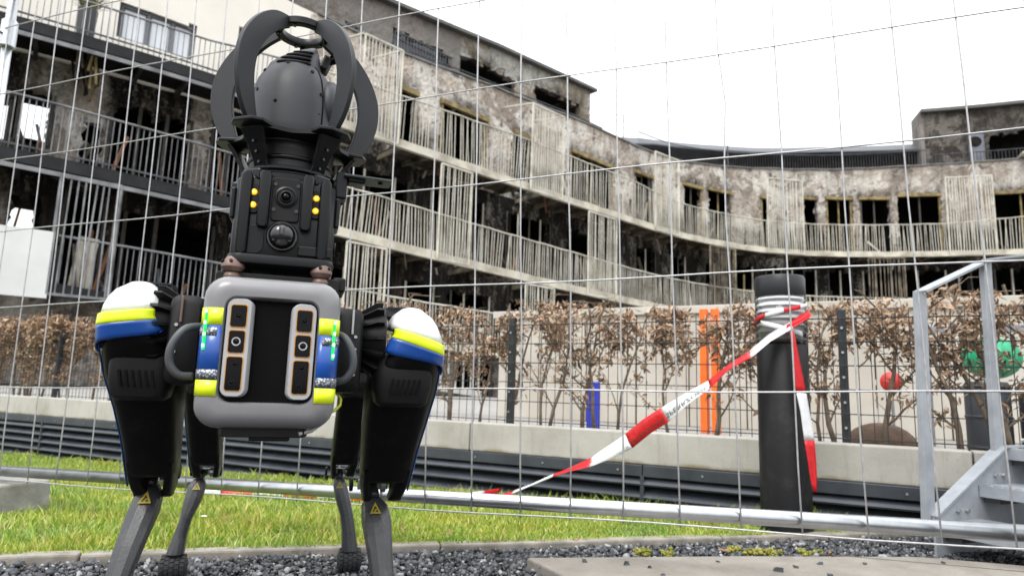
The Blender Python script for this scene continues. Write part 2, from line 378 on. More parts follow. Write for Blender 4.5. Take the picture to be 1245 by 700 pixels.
c = mixc(t,mth(t,'MULTIPLY',st_,.75),c,(.16,.12,.04))                         # moss and rust stain along the foot of the wall
t.links.new(c,p.inputs['Base Color']); p.inputs['Roughness'].default_value = .9; bump(t,p,noise(t,70,5,.7,v),.35,.003)
wall = thing('low_concrete_wall','long low pale concrete wall band above the dark louvre','wall',tuple(W(0,0,0)))
brk = [-9,-4.2,-1.2,1.8,4.75,7.03,9.5]
for a, b in zip(brk[:-1],brk[1:]):
    MB().bar(W(a+.003,.06,.243),W(b-.003,.06,.243),.12,.15,up=(0,0,1)).build('wall_segment',M_conc,wall,bevel=.006)
M_louv = pm('louvre_metal',(.052,.060,.074),(.034,.039,.048),8,.40,metal=.1)
M_ldark = pm('louvre_back',(.004,.004,.005),(.003,.003,.003),8,.9)
lv = thing('ventilation_louvre','dark blue-grey metal ventilation louvre of horizontal slats under the concrete wall','louvre',tuple(W(0,0,-.3)))
MB().bar(W(-9,.16,-.08),W(9.5,.16,-.08),.02,.5).build('backing',M_ldark,lv)
for a, b in [(-9,-2.5),(-2.5,.62),(.62,2.6),(2.6,5.72),(5.72,7.4),(7.4,9.5)]:
    MB().bar(W(a+.002,-.002,.140),W(b-.002,-.002,.140),.02,.054).build('top_rail',M_louv,lv,bevel=.003)
    for k in range(6):
        z = .088-k*.060
        m = MB()
        prof = [(-.010,z+.004),(-.022,z-.008),(-.018,z-.016),(.06,z+.034),(.058,z+.042),(-.004,z+.008)]
        m.loft([[W(a+.004,o_,z_) for o_,z_ in prof],[W(b-.004,o_,z_) for o_,z_ in prof]])
        m.build('slat',M_louv,lv)
    MB().box(W(b,-.004,-.06),(.018,.03,.36),rotm(WD,(0,0,1)) @ Matrix.Rotation(R_(90),3,'Y') if False else (0,0,-R_(28))).build('mullion',M_louv,lv)
for k in range(26):
    tt = -2+k*.40; q = W(tt,-.0135,.138); MB().cyl(q,q-WN*.004,.005,8).build('rivet',pm('rivet',(.5,.5,.5),rough=.4,metal=.8) if k==0 else bpy.data.materials['rivet'],lv)
# old mossy edging block in front of the louvre
t0, z0 = wpx(645,592,-.28); t1, z1 = wpx(885,612,-.28)
M_oldc = pm('mossy_concrete',(.22,.20,.13),(.12,.12,.06),12,.95,bmp=.5,bscale=90,bdist=.004)
o = MB().bar(W(t0,-.30,z0-.10),W(t1,-.30,z0-.10),.2,.07).build('edging_block',M_oldc,bevel=.008); tag(o,'old moss-stained concrete edging block lying in front of the louvre','block')
# ------------------------------------------------------------------ dark mesh fence behind the wall
M_dfence = pm('anthracite_wire',(.03,.033,.036),(.02,.022,.025),30,.5,metal=.2)
mf = thing('mesh_fence','dark double-wire mesh fence with slim posts on top of the low wall','fence',tuple(W(0,.12,.3)))
ZT = .875; T0, T1 = -2.6, 7.6
pos0 = Vector(W(0,.12,.3))
def mfl(t, o, z): return tuple(Vector(W(t,o,z))-pos0)
vw = MB().tube([(0,0,0),(0,0,ZT-.30)],.0019,5).mesh('vertical_wire',M_dfence)
nv = int((T1-T0)/.05); idx = sorted(range(nv),key=lambda i:-(T0+i*.05))
for i in sorted(idx[:204]): inst('vertical_wire',vw,mf,mfl(T0+i*.05,.12,.318))
for k in range(6):
    z = .335+k*.105
    for o_ in (.1145,.1255): MB().tube([W(T0,o_,z),W(T1,o_,z)],.0024,5).build('horizontal_wire',M_dfence,mf)
for tt in (-1.2,.4,1.9,3.4,4.91,6.59,8.2):
    po = MB().bar(W(tt,.165,.3),W(tt,.165,.905),.036,.035,up=WN).build('post',M_dfence,mf,bevel=.003)
    for k in range(5): q = W(tt,.146,.38+k*.11); MB().cyl(q,q-WN*.008,.006,8).build('bolt',bpy.data.materials['rivet'],po)
# ------------------------------------------------------------------ beech hedge
M_bark = pm('beech_bark',(.20,.155,.11),(.11,.085,.065),25,.9,bmp=.4,bscale=120)
M_bleaf = island('beech_leaf',[(0,(.11,.065,.038)),(.35,(.25,.155,.092)),(.7,(.41,.27,.17)),(1,(.58,.44,.31))],.6)
def beech(t, h, dens, name='beech_shrub', o_=.30):
    base = Vector(W(t,o_,.27)); m = MB(); lv_ = []
    r = random.Random(int(t*1000)+5)
    wd, wn = Vector(WD), Vector(WN)
    def branch(p, d, l, rad, depth):
        pts = [p]; n = 5
        for i in range(n):
            d = (d+wd*r.uniform(-.22,.22)+wn*r.uniform(-.12,.12)+Vector((0,0,r.uniform(-.03,.12)))).normalized(); p = p+d*(l/n); p.z = min(p.z, base.z+h*1.03); pts.append(p)
            if depth < 2 and r.random() < (.95 if depth == 0 else .7):
                dd = (d*.5+wd*r.choice((-1,1))*r.uniform(.4,1)+wn*r.uniform(-.5,.5)+Vector((0,0,r.uniform(0,.5)))).normalized()
                branch(p, dd, l*r.uniform(.26,.46), rad*.42, depth+1)
            if depth >= 1 or i >= 1: lv_.append((p, d, depth))
        m.tube(pts,[rad*(1-.13*i) for i in range(len(pts))],5)
    ns = 2 if r.random() < .35 else 1
    for k in range(ns):
        branch(base+wd*r.uniform(-.05,.05), Vector((r.uniform(-.1,.1),0,1)), h*r.uniform(.85,1.0), r.uniform(.009,.016), 0)
    for k in range(7):                                     # clipped twigs making the hedge's top
        p = base+wd*r.uniform(-.2,.2)+Vector((0,0,h*r.uniform(.45,.8)))
        branch(p, (wd*r.uniform(-1,1)+Vector((0,0,r.uniform(.2,1)))).normalized(), h*r.uniform(.15,.32), .004, 1)
    V = []; F = []
    nl = int(640*dens); hs = np.array([max(.05,(q[0].z-base.z)/h) for q in lv_]); wts = hs**.4; wts /= wts.sum()
    rr = np.random.default_rng(int(t*1000)+90000)
    for i in rr.choice(len(lv_), nl, p=wts):
        p, d, _ = lv_[i]; L_ = rr.uniform(.008,.025); wv = L_*rr.uniform(.28,.42)
        c = p+Vector(rr.normal(0,.016,3)); 
        if c.z > base.z+h*(.97+.05*math.sin(t*9)): c.z = base.z+h*rr.uniform(.72,.97)
        ax = Vector(rr.normal(0,1,3)); ax.z -= .5; ax.normalize(); sd = ax.cross(Vector(rr.normal(0,1,3))).normalized(); nn = ax.cross(sd); cu = rr.uniform(-.7,1.0)*L_
        b = len(V); 
        V += [c-ax*L_, c-ax*L_*.2+sd*wv+nn*cu*.5, c-ax*L_*.1+nn*cu*.1, c-ax*L_*.2-sd*wv+nn*cu*.5, c+ax*L_*.6+sd*wv*.6+nn*cu*.9, c+ax*L_*.6-sd*wv*.6+nn*cu*.9, c+ax*L_*1.1+nn*cu*1.4]
        F += [(b,b+1,b+2),(b,b+2,b+3),(b+1,b+4,b+2),(b+2,b+5,b+3),(b+2,b+4,b+6),(b+2,b+6,b+5)]
    th = thing(name,'leggy beech shrub with dry brown leaves in the hedge behind the mesh fence','shrub',tuple(base),0,'beech shrubs of the hedge')
    m.build('trunk',M_bark,th,smooth=True)
    lf = MB(); lf.v = [tuple(p_) for p_ in V]; lf.f = F
    o = lf.build('foliage',M_bleaf,th)
    return th
tt = -2.3
while tt < 8.0:
    left = tt < 2.2
    h = .73 if tt > 4.3 else .79
    if 4.6 < tt < 5.0: h = .78
    beech(tt, h*random.uniform(.92,1.02), (2.5 if left else 1.1)*random.uniform(.8,1.2), o_=.24+random.uniform(-.05,.12))
    tt += (.17 if left else .225)*random.uniform(.8,1.25)
# ================================================================== BEHIND THE HEDGE
M_pale = bpy.data.materials.new('pale_concrete'); t, p = nodes(M_pale); v = gpos(t)
c = ramp(t,noise(t,1.7,6,.6,v),[(.3,(.38,.35,.30)),(.7,(.50,.475,.425))]); t.links.new(c,p.inputs['Base Color']); p.inputs['Roughness'].default_value = .9
bump(t,p,noise(t,50,4,.6,v),.2,.003)
tw = thing('terrace_wall','tall pale concrete retaining wall of upright panels seen through the hedge','wall',tuple(W(5,2,.27)))
for i in range(16):
    a = 3.8+i*.42; MB().bar(W(a+.004,2.1,.27+.43),W(a+.416,2.1,.27+.43),.2,.86).build('wall_panel',M_pale,tw,bevel=.008)
MB().bar(W(3.75,2.1,1.162),W(10.6,2.1,1.162),.26,.062).build('coping',M_pale,tw,bevel=.006)
M_or = pm('orange_paint',(.85,.16,.015),(.7,.12,.01),15,.5); M_blu = pm('blue_paint',(.025,.045,.55),(.02,.035,.4),15,.5)
pt = thing('orange_play_post','tall orange wooden play post of two boards behind the hedge','post',tuple(W(5.8,1.2,.27)))
for dx in (-.035,.035): MB().bar(W(5.80+dx,1.2,.27),W(5.80+dx,1.2,1.06),.05,.05,up=WN).build('board',M_or,pt,bevel=.004)
MB().bar(W(5.75,1.235,.9),W(5.85,1.235,.9),.02,.06).build('batten',M_or,pt,bevel=.003)
o = MB().bar(W(5.085,1.0,.27),W(5.085,1.0,.572),.078,.06,up=WN).build('blue_play_post',M_blu,bevel=.008,seg=3); tag(o,'short bright blue post standing behind the hedge','post')
M_red = pm('red_paint',(.55,.03,.02),(.4,.02,.015),15,.45); M_gm = pm('galvanised_dull',(.30,.32,.34),(.2,.21,.23),30,.5,metal=.6)
rb = thing('red_sign_disc','round red play disc on a thin grey pole behind the hedge','disc',tuple(W(6.8,1.0,.27)))
q = Vector(W(6.8,1.0,.608)); MB().lathe([(0,-.012),(.05,-.010),(.056,0),(.05,.010),(0,.012)],q,28,rotm(-WN)).build('disc',M_red,rb,smooth=True)
MB().cyl(W(6.8,1.02,.27),W(6.8,1.02,.60),.008,8).build('pole',M_gm,rb)
mo = MB(); 
q = W(6.73,.72,.27); secs = []
for j in range(7):
    a = j/6*math.pi/2; secs.append([Vector(q)+Vector(WD)*(.165*math.cos(a)*math.cos(b)*(1+.08*math.sin(3*b)))+Vector(WN)*(.12*math.cos(a)*math.sin(b))+Vector((0,0,.125*math.sin(a))) for b in np.linspace(0,2*math.pi,24,endpoint=False)])
o = mo.loft(secs).build('earth_mound',pm('brown_earth',(.12,.075,.05),(.07,.045,.03),20,.95,bmp=.8,bscale=90,bdist=.006),smooth=True); tag(o,'low rounded brown mound behind the mesh fence','mound')
M_grn = pm('green_plastic',(.004,.30,.14),(.003,.24,.11),10,.4)
gb = thing('green_ball','ribbed bright green ball hanging from a grey beam behind the stair posts','ball',tuple(W(7.28,1.2,.64)))
q = Vector(W(7.28,1.2,.750)); secs = []
for j in range(15):
    a = -math.pi/2+math.pi*j/14
    secs.append([q+Vector(WD)*(.135*math.cos(a)*math.cos(b)*(1+.035*math.cos(14*b)))+Vector(WN)*(.135*math.cos(a)*math.sin(b)*(1+.035*math.cos(14*b)))+Vector((0,0,.112*math.sin(a))) for b in np.linspace(0,2*math.pi,84,endpoint=False)])
MB().loft(secs).build('ball',M_grn,gb,smooth=True)
MB().cyl(q+Vector((0,0,.10)),q+Vector((0,0,.145)),.02,12).build('cap',M_gm,gb)
bm_ = thing('play_beam','grey horizontal beam on posts carrying the green ball','frame',tuple(W(7.2,1.2,.27)))
MB().bar(W(6.95,1.2,.905),W(7.9,1.2,.915),.04,.04).build('beam',M_gm,bm_,bevel=.003)
for tt in (6.98,7.85): MB().bar(W(tt,1.2,.27),W(tt,1.2,.885),.04,.04,up=WN).build('post',M_gm,bm_,bevel=.003)
M_drum = pm('dark_drum',(.022,.026,.034),(.015,.018,.022),12,.55)
for i,(tt,lab) in enumerate([(7.215,'dark grey round drum below the green ball, left of the pair'),(7.44,'dark grey round drum below the green ball, right of the pair')]):
    q = W(tt,.95,.27); r_ = .098
    dr = thing('drum',lab,'drum',tuple(q),0,'drums below the green ball')
    MB().lathe([(r_,0),(r_,.33),(r_-.01,.345),(r_-.02,.345)],q,28).build('barrel',M_drum,dr,auto=40)
    for z in (.02,.17,.32): MB().lathe([(r_+.001,z-.008),(r_+.005,z),(r_+.001,z+.008)],q,28).build('hoop',M_drum,dr,smooth=True)
# ramp railing behind the hedge at the left of the terrace wall
rr_ = thing('ramp_railing','pale steel ramp railing with thin upright bars behind the hedge','railing',tuple(W(3.2,1.9,.27)))
M_prail = pm('pale_steel',(.42,.42,.40),(.30,.30,.28),14,.55)
MB().bar(W(1.0,1.9,1.30),W(3.7,1.9,1.02),.035,.035).build('handrail',M_prail,rr_,bevel=.003)
MB().bar(W(1.0,1.9,.72),W(3.7,1.9,.46),.035,.05).build('bottom_rail',M_prail,rr_,bevel=.003)
for k in range(34):
    a = 1.03+k*.08; f_ = (a-1.0)/2.7
    MB().bar(W(a,1.9,.74-.26*f_),W(a,1.9,1.285-.28*f_),.012,.012,up=WN).build('baluster',M_prail,rr_)
# ================================================================== LIGHT BOLLARD
BX, BY, BR = 1.08, 2.64, .094
bo = thing('light_bollard','black round light bollard with clear louvred lamp head, red-white tape tied on','bollard',(BX,BY,-.03))
M_bol = pm('bollard_black',(.008,.0085,.010),(.006,.006,.007),5,.45,spec=.3,dust=.10,dscale=9,bmp=.15,bscale=350,bdist=.0006)
M_bcap = pm('bollard_cap',(.022,.024,.028),(.018,.02,.023),5,.4,spec=.35)
M_chr = pm('louvre_white',(.78,.79,.80),(.68,.69,.70),12,.3)
B = (BX,BY,0)
MB().lathe([(.145,-.035),(.145,-.012),(.138,-.006),(BR+.01,-.004),(BR,.004),(BR,.705),(BR-.004,.712)],B,48).build('body',M_bol,bo,auto=35)
MB().lathe([(BR-.016,.706),(BR-.016,.90)],B,32).build('lamp_core',pm('lamp_core',(.45,.45,.45),rough=.4),bo,smooth=True)
for k in range(7):
    z = .728+k*.026; MB().lathe([(BR-.016,z+.014),(BR-.002,z),(BR,z+.002),(BR-.014,z+.017)],B,48).build('lamp_ring',M_chr,bo,smooth=True)
gm = bpy.data.materials.new('clear_sleeve'); t, p = nodes(gm); p.inputs['Roughness'].default_value = .03; p.inputs['Base Color'].default_value = (.95,.97,.97,1)
tb = t.nodes.new('ShaderNodeBsdfTransparent'); gl = t.nodes.new('ShaderNodeBsdfGlossy'); gl.inputs['Roughness'].default_value = .04
fr = t.nodes.new('ShaderNodeFresnel'); fr.inputs[0].default_value = 1.4; ms = t.nodes.new('ShaderNodeMixShader')
t.links.new(fr.outputs[0],ms.inputs[0]); t.links.new(tb.outputs[0],ms.inputs[1]); t.links.new(gl.outputs[0],ms.inputs[2]); t.links.new(ms.outputs[0],t.nodes['Material Output'].inputs[0])
MB().lathe([(BR+.001,.708),(BR+.001,.902)],B,48).build('clear_sleeve',gm,bo,smooth=True)
MB().lathe([(BR,.900),(BR+.002,.903),(BR+.002,.972),(BR-.003,.980),(0,.982)],B,48).build('cap',M_bcap,bo,auto=35)
for a in (.6,2.2,3.8,5.4): MB().cyl((BX+.122*math.cos(a),BY+.122*math.sin(a),-.01),(BX+.122*math.cos(a),BY+.122*math.sin(a),.004),.009,6).build('anchor_bolt',M_gm,bo)
# ================================================================== BARRIER TAPE
def tapemat(name, c, c2):
    m = bpy.data.materials.new(name); t, p = nodes(m); v = gpos(t)
    t.links.new(ramp(t,noise(t,40,3,.6,v),[(.35,c),(.7,c2)]),p.inputs['Base Color']); p.inputs['Roughness'].default_value = .35
    bump(t,p,noise(t,70,3,.5,v),.5,.004)
    tl = t.nodes.new('ShaderNodeBsdfTranslucent'); tl.inputs[0].default_value = (*c,1); ms = t.nodes.new('ShaderNodeMixShader'); ms.inputs[0].default_value = .22
    t.links.new(p.outputs[0],ms.inputs[1]); t.links.new(tl.outputs[0],ms.inputs[2]); t.links.new(ms.outputs[0],t.nodes['Material Output'].inputs[0])
    return m
M_tr = tapemat('tape_red',(.70,.022,.028),(.55,.012,.018)); M_tw = tapemat('tape_white',(.85,.85,.86),(.75,.76,.78)); M_tk = pm('tape_print',(.03,.03,.03),rough=.5)
tp = thing('barrier_tape','red and white striped barrier tape tied to the bollard and trailing into the grass','tape',(BX,BY-BR,.75))
class Ribbon:
    def __init__(s, pts, wid, tw):           # centre points, width vectors (unit) and half widths
        s.P = [np.array(p,float) for p in pts]; s.W = [np.array(a,float)/np.linalg.norm(a)*w_ for a,w_ in zip(tw,wid)]
        l = [0]
        for a,b in zip(s.P[:-1],s.P[1:]): l.append(l[-1]+np.linalg.norm(b-a))
        s.l = np.array(l); s.len = l[-1]
    def at(s, u, v):
        x = np.array([np.interp(u,s.l,[p[k] for p in s.P]) for k in range(3)]); w_ = np.array([np.interp(u,s.l,[p[k] for p in s.W]) for k in range(3)])
        return x+w_*v
    def nrm(s, u):
        d = s.at(min(u+.01,s.len),0)-s.at(max(u-.01,0),0); n = np.cross(d,s.at(u,1)-s.at(u,0)); n /= np.linalg.norm(n)
        return n if n@(EYE-s.at(u,0)) > 0 else -n
    def band(s, u0, u1, mat, name, parent, nu=10, fold=.0):
        m = MB(); V = []; nvv = 5
        for i in range(nu+1):
            u = u0+(u1-u0)*i/nu; n = s.nrm(u)
            for j in range(nvv):
                v = -1+2*j/(nvv-1); V.append(s.at(u,v)+n*(fold*math.sin(v*4+u*9)))
        m.add(V,[(i*nvv+j,i*nvv+j+1,(i+1)*nvv+j+1,(i+1)*nvv+j) for i in range(nu) for j in range(nvv-1)])
        o = m.build(name,mat,parent,smooth=True); sd = o.modifiers.new('thickness','SOLIDIFY'); sd.thickness = .0006; return o
    def text(s, txt, u0, u1, vs, flip, parent, mat, h=.55, v0=0):
        cu = bpy.data.curves.new('t','FONT'); cu.body = txt; cu.align_x = 'CENTER'; cu.align_y = 'CENTER'; cu.size = 1
        to = bpy.data.objects.new('t',cu); me = bpy.data.meshes.new_from_object(to); bpy.data.objects.remove(to)
        co = np.array([v_.co[:] for v_ in me.vertices]); fs = [tuple(f.vertices) for f in me.polygons]; bpy.data.meshes.remove(me)
        co[:,0] -= (co[:,0].max()+co[:,0].min())/2; co[:,1] -= (co[:,1].max()+co[:,1].min())/2
        co[:,0] /= np.ptp(co[:,0]); co[:,1] /= np.ptp(co[:,1])
        if flip: co[:,:2] *= -1
        m = MB(); V = []
        for x,y,_ in co:
            u = (u0+u1)/2+x*(u1-u0); V.append(s.at(u,v0+y*2*h*vs)+s.nrm(u)*.0016)
        m.add(V,fs); return m.build('lettering',mat,parent)
# main run, from the knot on the bollard down to the lawn behind the fence
pA = aty(984,382,BY-BR-.02); pB = atz(612,601,.0); pB[2] = float(zlawn(pB[0],pB[1]))+.03
def runpt(px, py):                             # in front of the bollard first, then slanting back to the lawn
    Y_ = BY-BR-.022 if px >= 915 else np.interp(px,[606,915],[pB[1],BY-BR-.022]); return aty(px,py,Y_)
run = [(985,380),(962,394),(935,410),(912,430),(885,447),(862,468),(836,484),(808,504),(786,518),(764,536),(740,550),(718,562),(695,570),(672,578),(648,588),(625,597),(606,603)]
hw = [9,9,8,7,5.5,8,11,14.5,16,15,10.5,7,4.5,3,2.5,2.2,2]     # half widths in pixels, from the twist of the tape
P_ = [runpt(*q) for q in run]; dd = np.array(P_[-1])-np.array(P_[0]); dd /= np.linalg.norm(dd); per = np.cross(dd,np.cross([0,0,1],dd)); per = per if per[2] > 0 else -per
vw_ = np.cross(dd,per)
T_ = []; Wd = []
for pp, h_ in zip(P_,hw):
    vis = min(1,h_*pp[1]/FPX/.046); T_.append(per*vis+vw_*math.sqrt(max(0,1-vis*vis))); Wd.append(.033)
rbn = Ribbon(P_,Wd,T_)
cuts = [0]; 
for i in (1,3,5,7,9,11,13,15,16): cuts.append(rbn.l[i])
for k,(a,b) in enumerate(zip(cuts[:-1],cuts[1:])):
    rbn.band(a,b,M_tr if k%2==0 else M_tw,'red_band' if k%2==0 else 'white_band',tp,12,.0035)
def tx(i0,i1,txt,h=.30,v0=-.25): rbn.text(txt,rbn.l[i0]+.01,rbn.l[i1]-.005,1,True,tp,M_tk,h,v0)
tx(5,7,'SPERRZONE',.30,-.3); tx(7,9,'SPERRZONE',.22,-.45)
tx(1,3,'SPERRZONE',.25,.1); tx(9,11,'SPERRZONE',.2,-.4)
# wrap round the lamp head
def wrap(z0, z1, a0, a1, hwid, mats):
    n = len(mats)
    for i,mt in enumerate(mats):
        m = MB(); V = []
        for k in range(9):
            u = (i+k/8)/n; a = a0+(a1-a0)*u; z = z0+(z1-z0)*u
            for j in (-1,0,1): V.append((BX+(BR+.004+.002*math.sin(9*u+j))*math.cos(a),BY+(BR+.004)*math.sin(a),z+j*hwid))
        m.add(V,[(3*k+j,3*k+j+1,3*k+j+4,3*k+j+3) for k in range(8) for j in range(2)]); o = m.build('red_band' if mt is M_tr else 'white_band',mt,tp,smooth=True)
        sd = o.modifiers.new('thickness','SOLIDIFY'); sd.thickness = .0006
wrap(.802,.868,R_(172),R_(338),.0085,[M_tr,M_tw,M_tr,M_tw]); wrap(.790,.745,R_(200),R_(300),.010,[M_tw])
wrap(.745,.80,R_(350),R_(530),.012,[M_tw,M_tr])
# knot end and hanging tail
tail = [(963,402),(969,440),(974,475),(979,500),(984,535),(987,560),(989,580),(991,598)]; thw = [3,5.5,6.5,6.5,6.5,6,4.5,2.5]
Pt = [aty(x,y,BY-BR-.045) for x,y in tail]; Tt = [(1,.35,.03) if i%2 else (1,.15,-.05) for i in range(len(Pt))]
rt = Ribbon(Pt,[h_*2.5/FPX for h_ in thw],Tt)
for a,b,mt in ((0,2.1,M_tr),(2.1,4,M_tw),(4,7,M_tr)):
    la, lb = np.interp([a,b],range(len(Pt)),rt.l); rt.band(la,lb,mt,'red_band' if mt is M_tr else 'white_band',tp,8,.002)
kn = Ribbon([aty(x,y,BY-BR-.03) for x,y in ((956,398),(970,392),(984,384))],[.012,.013,.012],[(.2,0,1)]*3); kn.band(0,kn.len,M_tr,'red_band',tp,5,.001)
# slack end lying in the grass
gr = [(606,603),(585,609),(555,611),(520,609),(485,608),(460,611),(440,607),(420,606),(405,604),(375,603),(355,602),(330,600),(300,597),(275,596),(245,594)]
Pg = []
for x,y in gr:
    q = atz(x,y,-.02); Pg.append((q[0],q[1],float(zlawn(q[0],q[1]))+.032))
rg = Ribbon(Pg,[.03]*len(Pg),[(.25,.5,.45+.2*math.sin(i*2.1)) for i in range(len(Pg))])
k = 0; u = 0
while u < rg.len-.02:
    e = min(u+.17,rg.len); rg.band(u,e,M_tr if k%2==0 else M_tw,'red_band' if k%2==0 else 'white_band',tp,6,.003); u = e; k += 1
# ================================================================== MOBILE FENCE PANEL
FL = atz(0,572,.12); FR = atz(1245,648,.20); fd = FR-FL; fd /= np.linalg.norm(fd); fn = np.cross(fd,[0,0,1]); fn /= np.linalg.norm(fn); fu = np.cross(fn,fd); fu *= np.sign(fu[2])
if fn[1] > 0: fn = -fn                          # towards the camera
def Fp(s, h, o=0): return FL+fd*s+fu*h+fn*o
M_galv = bpy.data.materials.new('galvanised'); t, p = nodes(M_galv); v = gpos(t)
t.links.new(ramp(t,noise(t,25,4,.6,v),[(.35,(.44,.46,.49)),(.65,(.54,.56,.58))]),p.inputs['Base Color']); p.inputs['Metallic'].default_value = 1.0
t.links.new(mth(t,'ADD',mth(t,'MULTIPLY',noise(t,60,4,.6,v),.06),.27),p.inputs['Roughness'])
M_wire = pm('galvanised_wire',(.46,.46,.47),(.34,.34,.35),60,.42,metal=.5)
fe = thing('mobile_fence','galvanised mobile construction fence panel of wide wire mesh across the whole view','fence',tuple(Fp(1.7,-.14)))
S0, S1, HT = -.305, 3.95, 2.16
MB().tube([Fp(S0,0),Fp(S1,0)],.0205,20).build('bottom_tube',M_galv,fe,smooth=True)
MB().tube([Fp(S0,HT),Fp(S1,HT)],.0205,16).build('top_tube',M_galv,fe,smooth=True)
for s in (S0,S1): MB().tube([Fp(s,-.12),Fp(s,HT+.05)],.0205,16).build('end_tube',M_galv,fe,smooth=True)
for i in range(-2,27):
    s = .035+i*.1510
    if s > S1-.03: break
    n = 13; pts = []
    r = random.Random(i); am = r.uniform(-.0045,.0045); ph = r.uniform(0,6)
    for k in range(n+1):
        h = -.036+k*(HT+.04)/n
        off = am*math.sin(h*3+ph)+.0012*math.sin(h*11+ph*2)
        if i == 18: off += .016*math.exp(-((h-1.10)/.10)**2)
        pts.append(Fp(s+off,h,.0235+.002*math.sin(h*5+i)))
    MB().tube(pts,.0024,6).build('vertical_wire',M_wire,fe,smooth=True)
for k,h in enumerate((-.030,.326,.648,.965,1.285,1.60,1.92)):
    pts = [Fp(S0+(S1-S0)*j/24,h+.0035*math.sin(j*.9+k*2)+(.02*(j/24) if k > 2 else 0),.0275) for j in range(25)]
    MB().tube(pts,.0024,6).build('horizontal_wire',M_wire,fe,smooth=True)
# clamp on the end tube near the top left
cl = MB().cyl(Fp(S0,1.84),Fp(S0,1.97),.032,16,.004).build('clamp',M_galv,fe,smooth=False)
MB().cyl(Fp(S0,1.9,.02),Fp(S0,1.9,.06),.008,6).build('clamp_bolt',M_galv,cl)
# concrete foot
M_foot = pm('foot_concrete',(.30,.29,.26),(.20,.195,.18),14,.92,bmp=.5,bscale=80,bdist=.004)
q = Fp(S0,-.12); ft = thing('fence_foot','grey concrete fence foot block with a hand recess in the grass','foot block',(float(q[0]),float(q[1]),-.045))
a28 = math.atan2(fd[1],fd[0])
xx = Vector((math.cos(a28),math.sin(a28),0)); yy = Vector((-math.sin(a28),math.cos(a28),0)); c0 = Vector((q[0],q[1],-.045))
def fpt(a,b,z): return c0+xx*a+yy*b+Vector((0,0,z))
prof = [(-.25,0),(.13,0),(.13,.045),(.26,.045),(.26,0),(.43,0),(.415,.125),(-.2,.125)]
MB().prism([fpt(a,-.11,z) for a,z in prof],yy*.24).build('block',M_foot,ft,bevel=.008)
# ================================================================== STEEL STAIRS (climbing to the right, treads reaching towards the camera)
M_gs = pm('galvanised_steel',(.36,.38,.41),(.26,.28,.31),10,.5,metal=.35,rvar=.2)
SQ = np.array([1.455,2.315,0.0]); SA = np.array([.9,.436,0]); SB = np.array([.436,-.9,0])
sf = thing('steel_stairs','short galvanised steel stairs with flat-bar handrail at the right edge','stairs',tuple(SQ))
def S_(x, y, o=0): return Vector(atplane(x,y,SQ+SB*o,SB))
SBv = Vector(SB); SAv = Vector(SA)
p1, p2 = S_(1136,628), S_(1221,543)
pl = [Vector((p1.x,p1.y,-.02)),p1,p2,p2+SAv*.30,p2+SAv*.30+Vector((0,0,-p2.z-.02))]
MB().prism(pl,-SBv*.008).build('stringer',M_gs,sf,bevel=.0015)
MB().bar(p1-SBv*.012,p2-SBv*.012,.046,.007,up=(0,0,1)).build('stringer_flange',M_gs,sf)
MB().bar(p2-SBv*.012,p2-SBv*.012+SAv*.3,.046,.007,up=(0,0,1)).build('stringer_flange',M_gs,sf)
for k,(x,y) in enumerate([(1143,634),(1190,589),(1224,545)]):
    a = S_(x,y); wdt = .50; c_ = a+SBv*(wdt/2+.002)+SAv*.11
    ang = math.atan2(SA[1],SA[0])
    tr_ = MB().box(c_-Vector((0,0,.004)),(.22,wdt,.008),(0,0,ang)).build('tread',M_gs,sf,bevel=.001)
    q = a+SBv*(wdt/2+.002); MB().box(q-Vector((0,0,.020)),(.008,wdt,.040),(0,0,ang)).build('nosing',M_gs,tr_,bevel=.001)
    for j in range(14): q = a+SBv*(.02+j*.034)+Vector((0,0,.002)); MB().box(q+SAv*.012,(.018,.016,.004),(0,0,ang)).build('grip_stud',M_gs,tr_)
    q = a+SBv*.03+SAv*.09; MB().box(q-Vector((0,0,.035)),(.14,.05,.05),(0,0,ang)).build('bracket',pm('bracket_dark',(.05,.055,.06),rough=.5) if k == 0 else bpy.data.materials['bracket_dark'],tr_)
    for j in range(2): q = a+SBv*.001+SAv*(.10+.05*j)+Vector((0,0,.03)); MB().cyl(q,q+SBv*.010,.008,6).build('bolt',bpy.data.materials['rivet'],tr_)
def post(x0,y0,x1,y1,o,wd):
    a, b = S_(x1,y1,o), S_(x0,y0,o); b = Vector((a.x+(b.x-a.x)*.7,a.y+(b.y-a.y)*.7,b.z))
    return MB().bar(a,b,.020,wd,up=tuple(SA)).build('post',M_gs,sf,bevel=.0015), b
_, h1 = post(1121,357,1129,640,-.02,.050); _, h2 = post(1199,319,1216,600,-.02,.052)
h3 = h2+SBv*.55+Vector((0,0,-.01))
MB().bar(h1+Vector((0,0,.004)),h2+Vector((0,0,.004)),.05,.010,up=(0,0,1)).build('handrail',M_gs,sf,bevel=.0015); MB().bar(h2+Vector((0,0,.004)),h3,.045,.010,up=(0,0,1)).build('handrail',M_gs,sf,bevel=.0015)
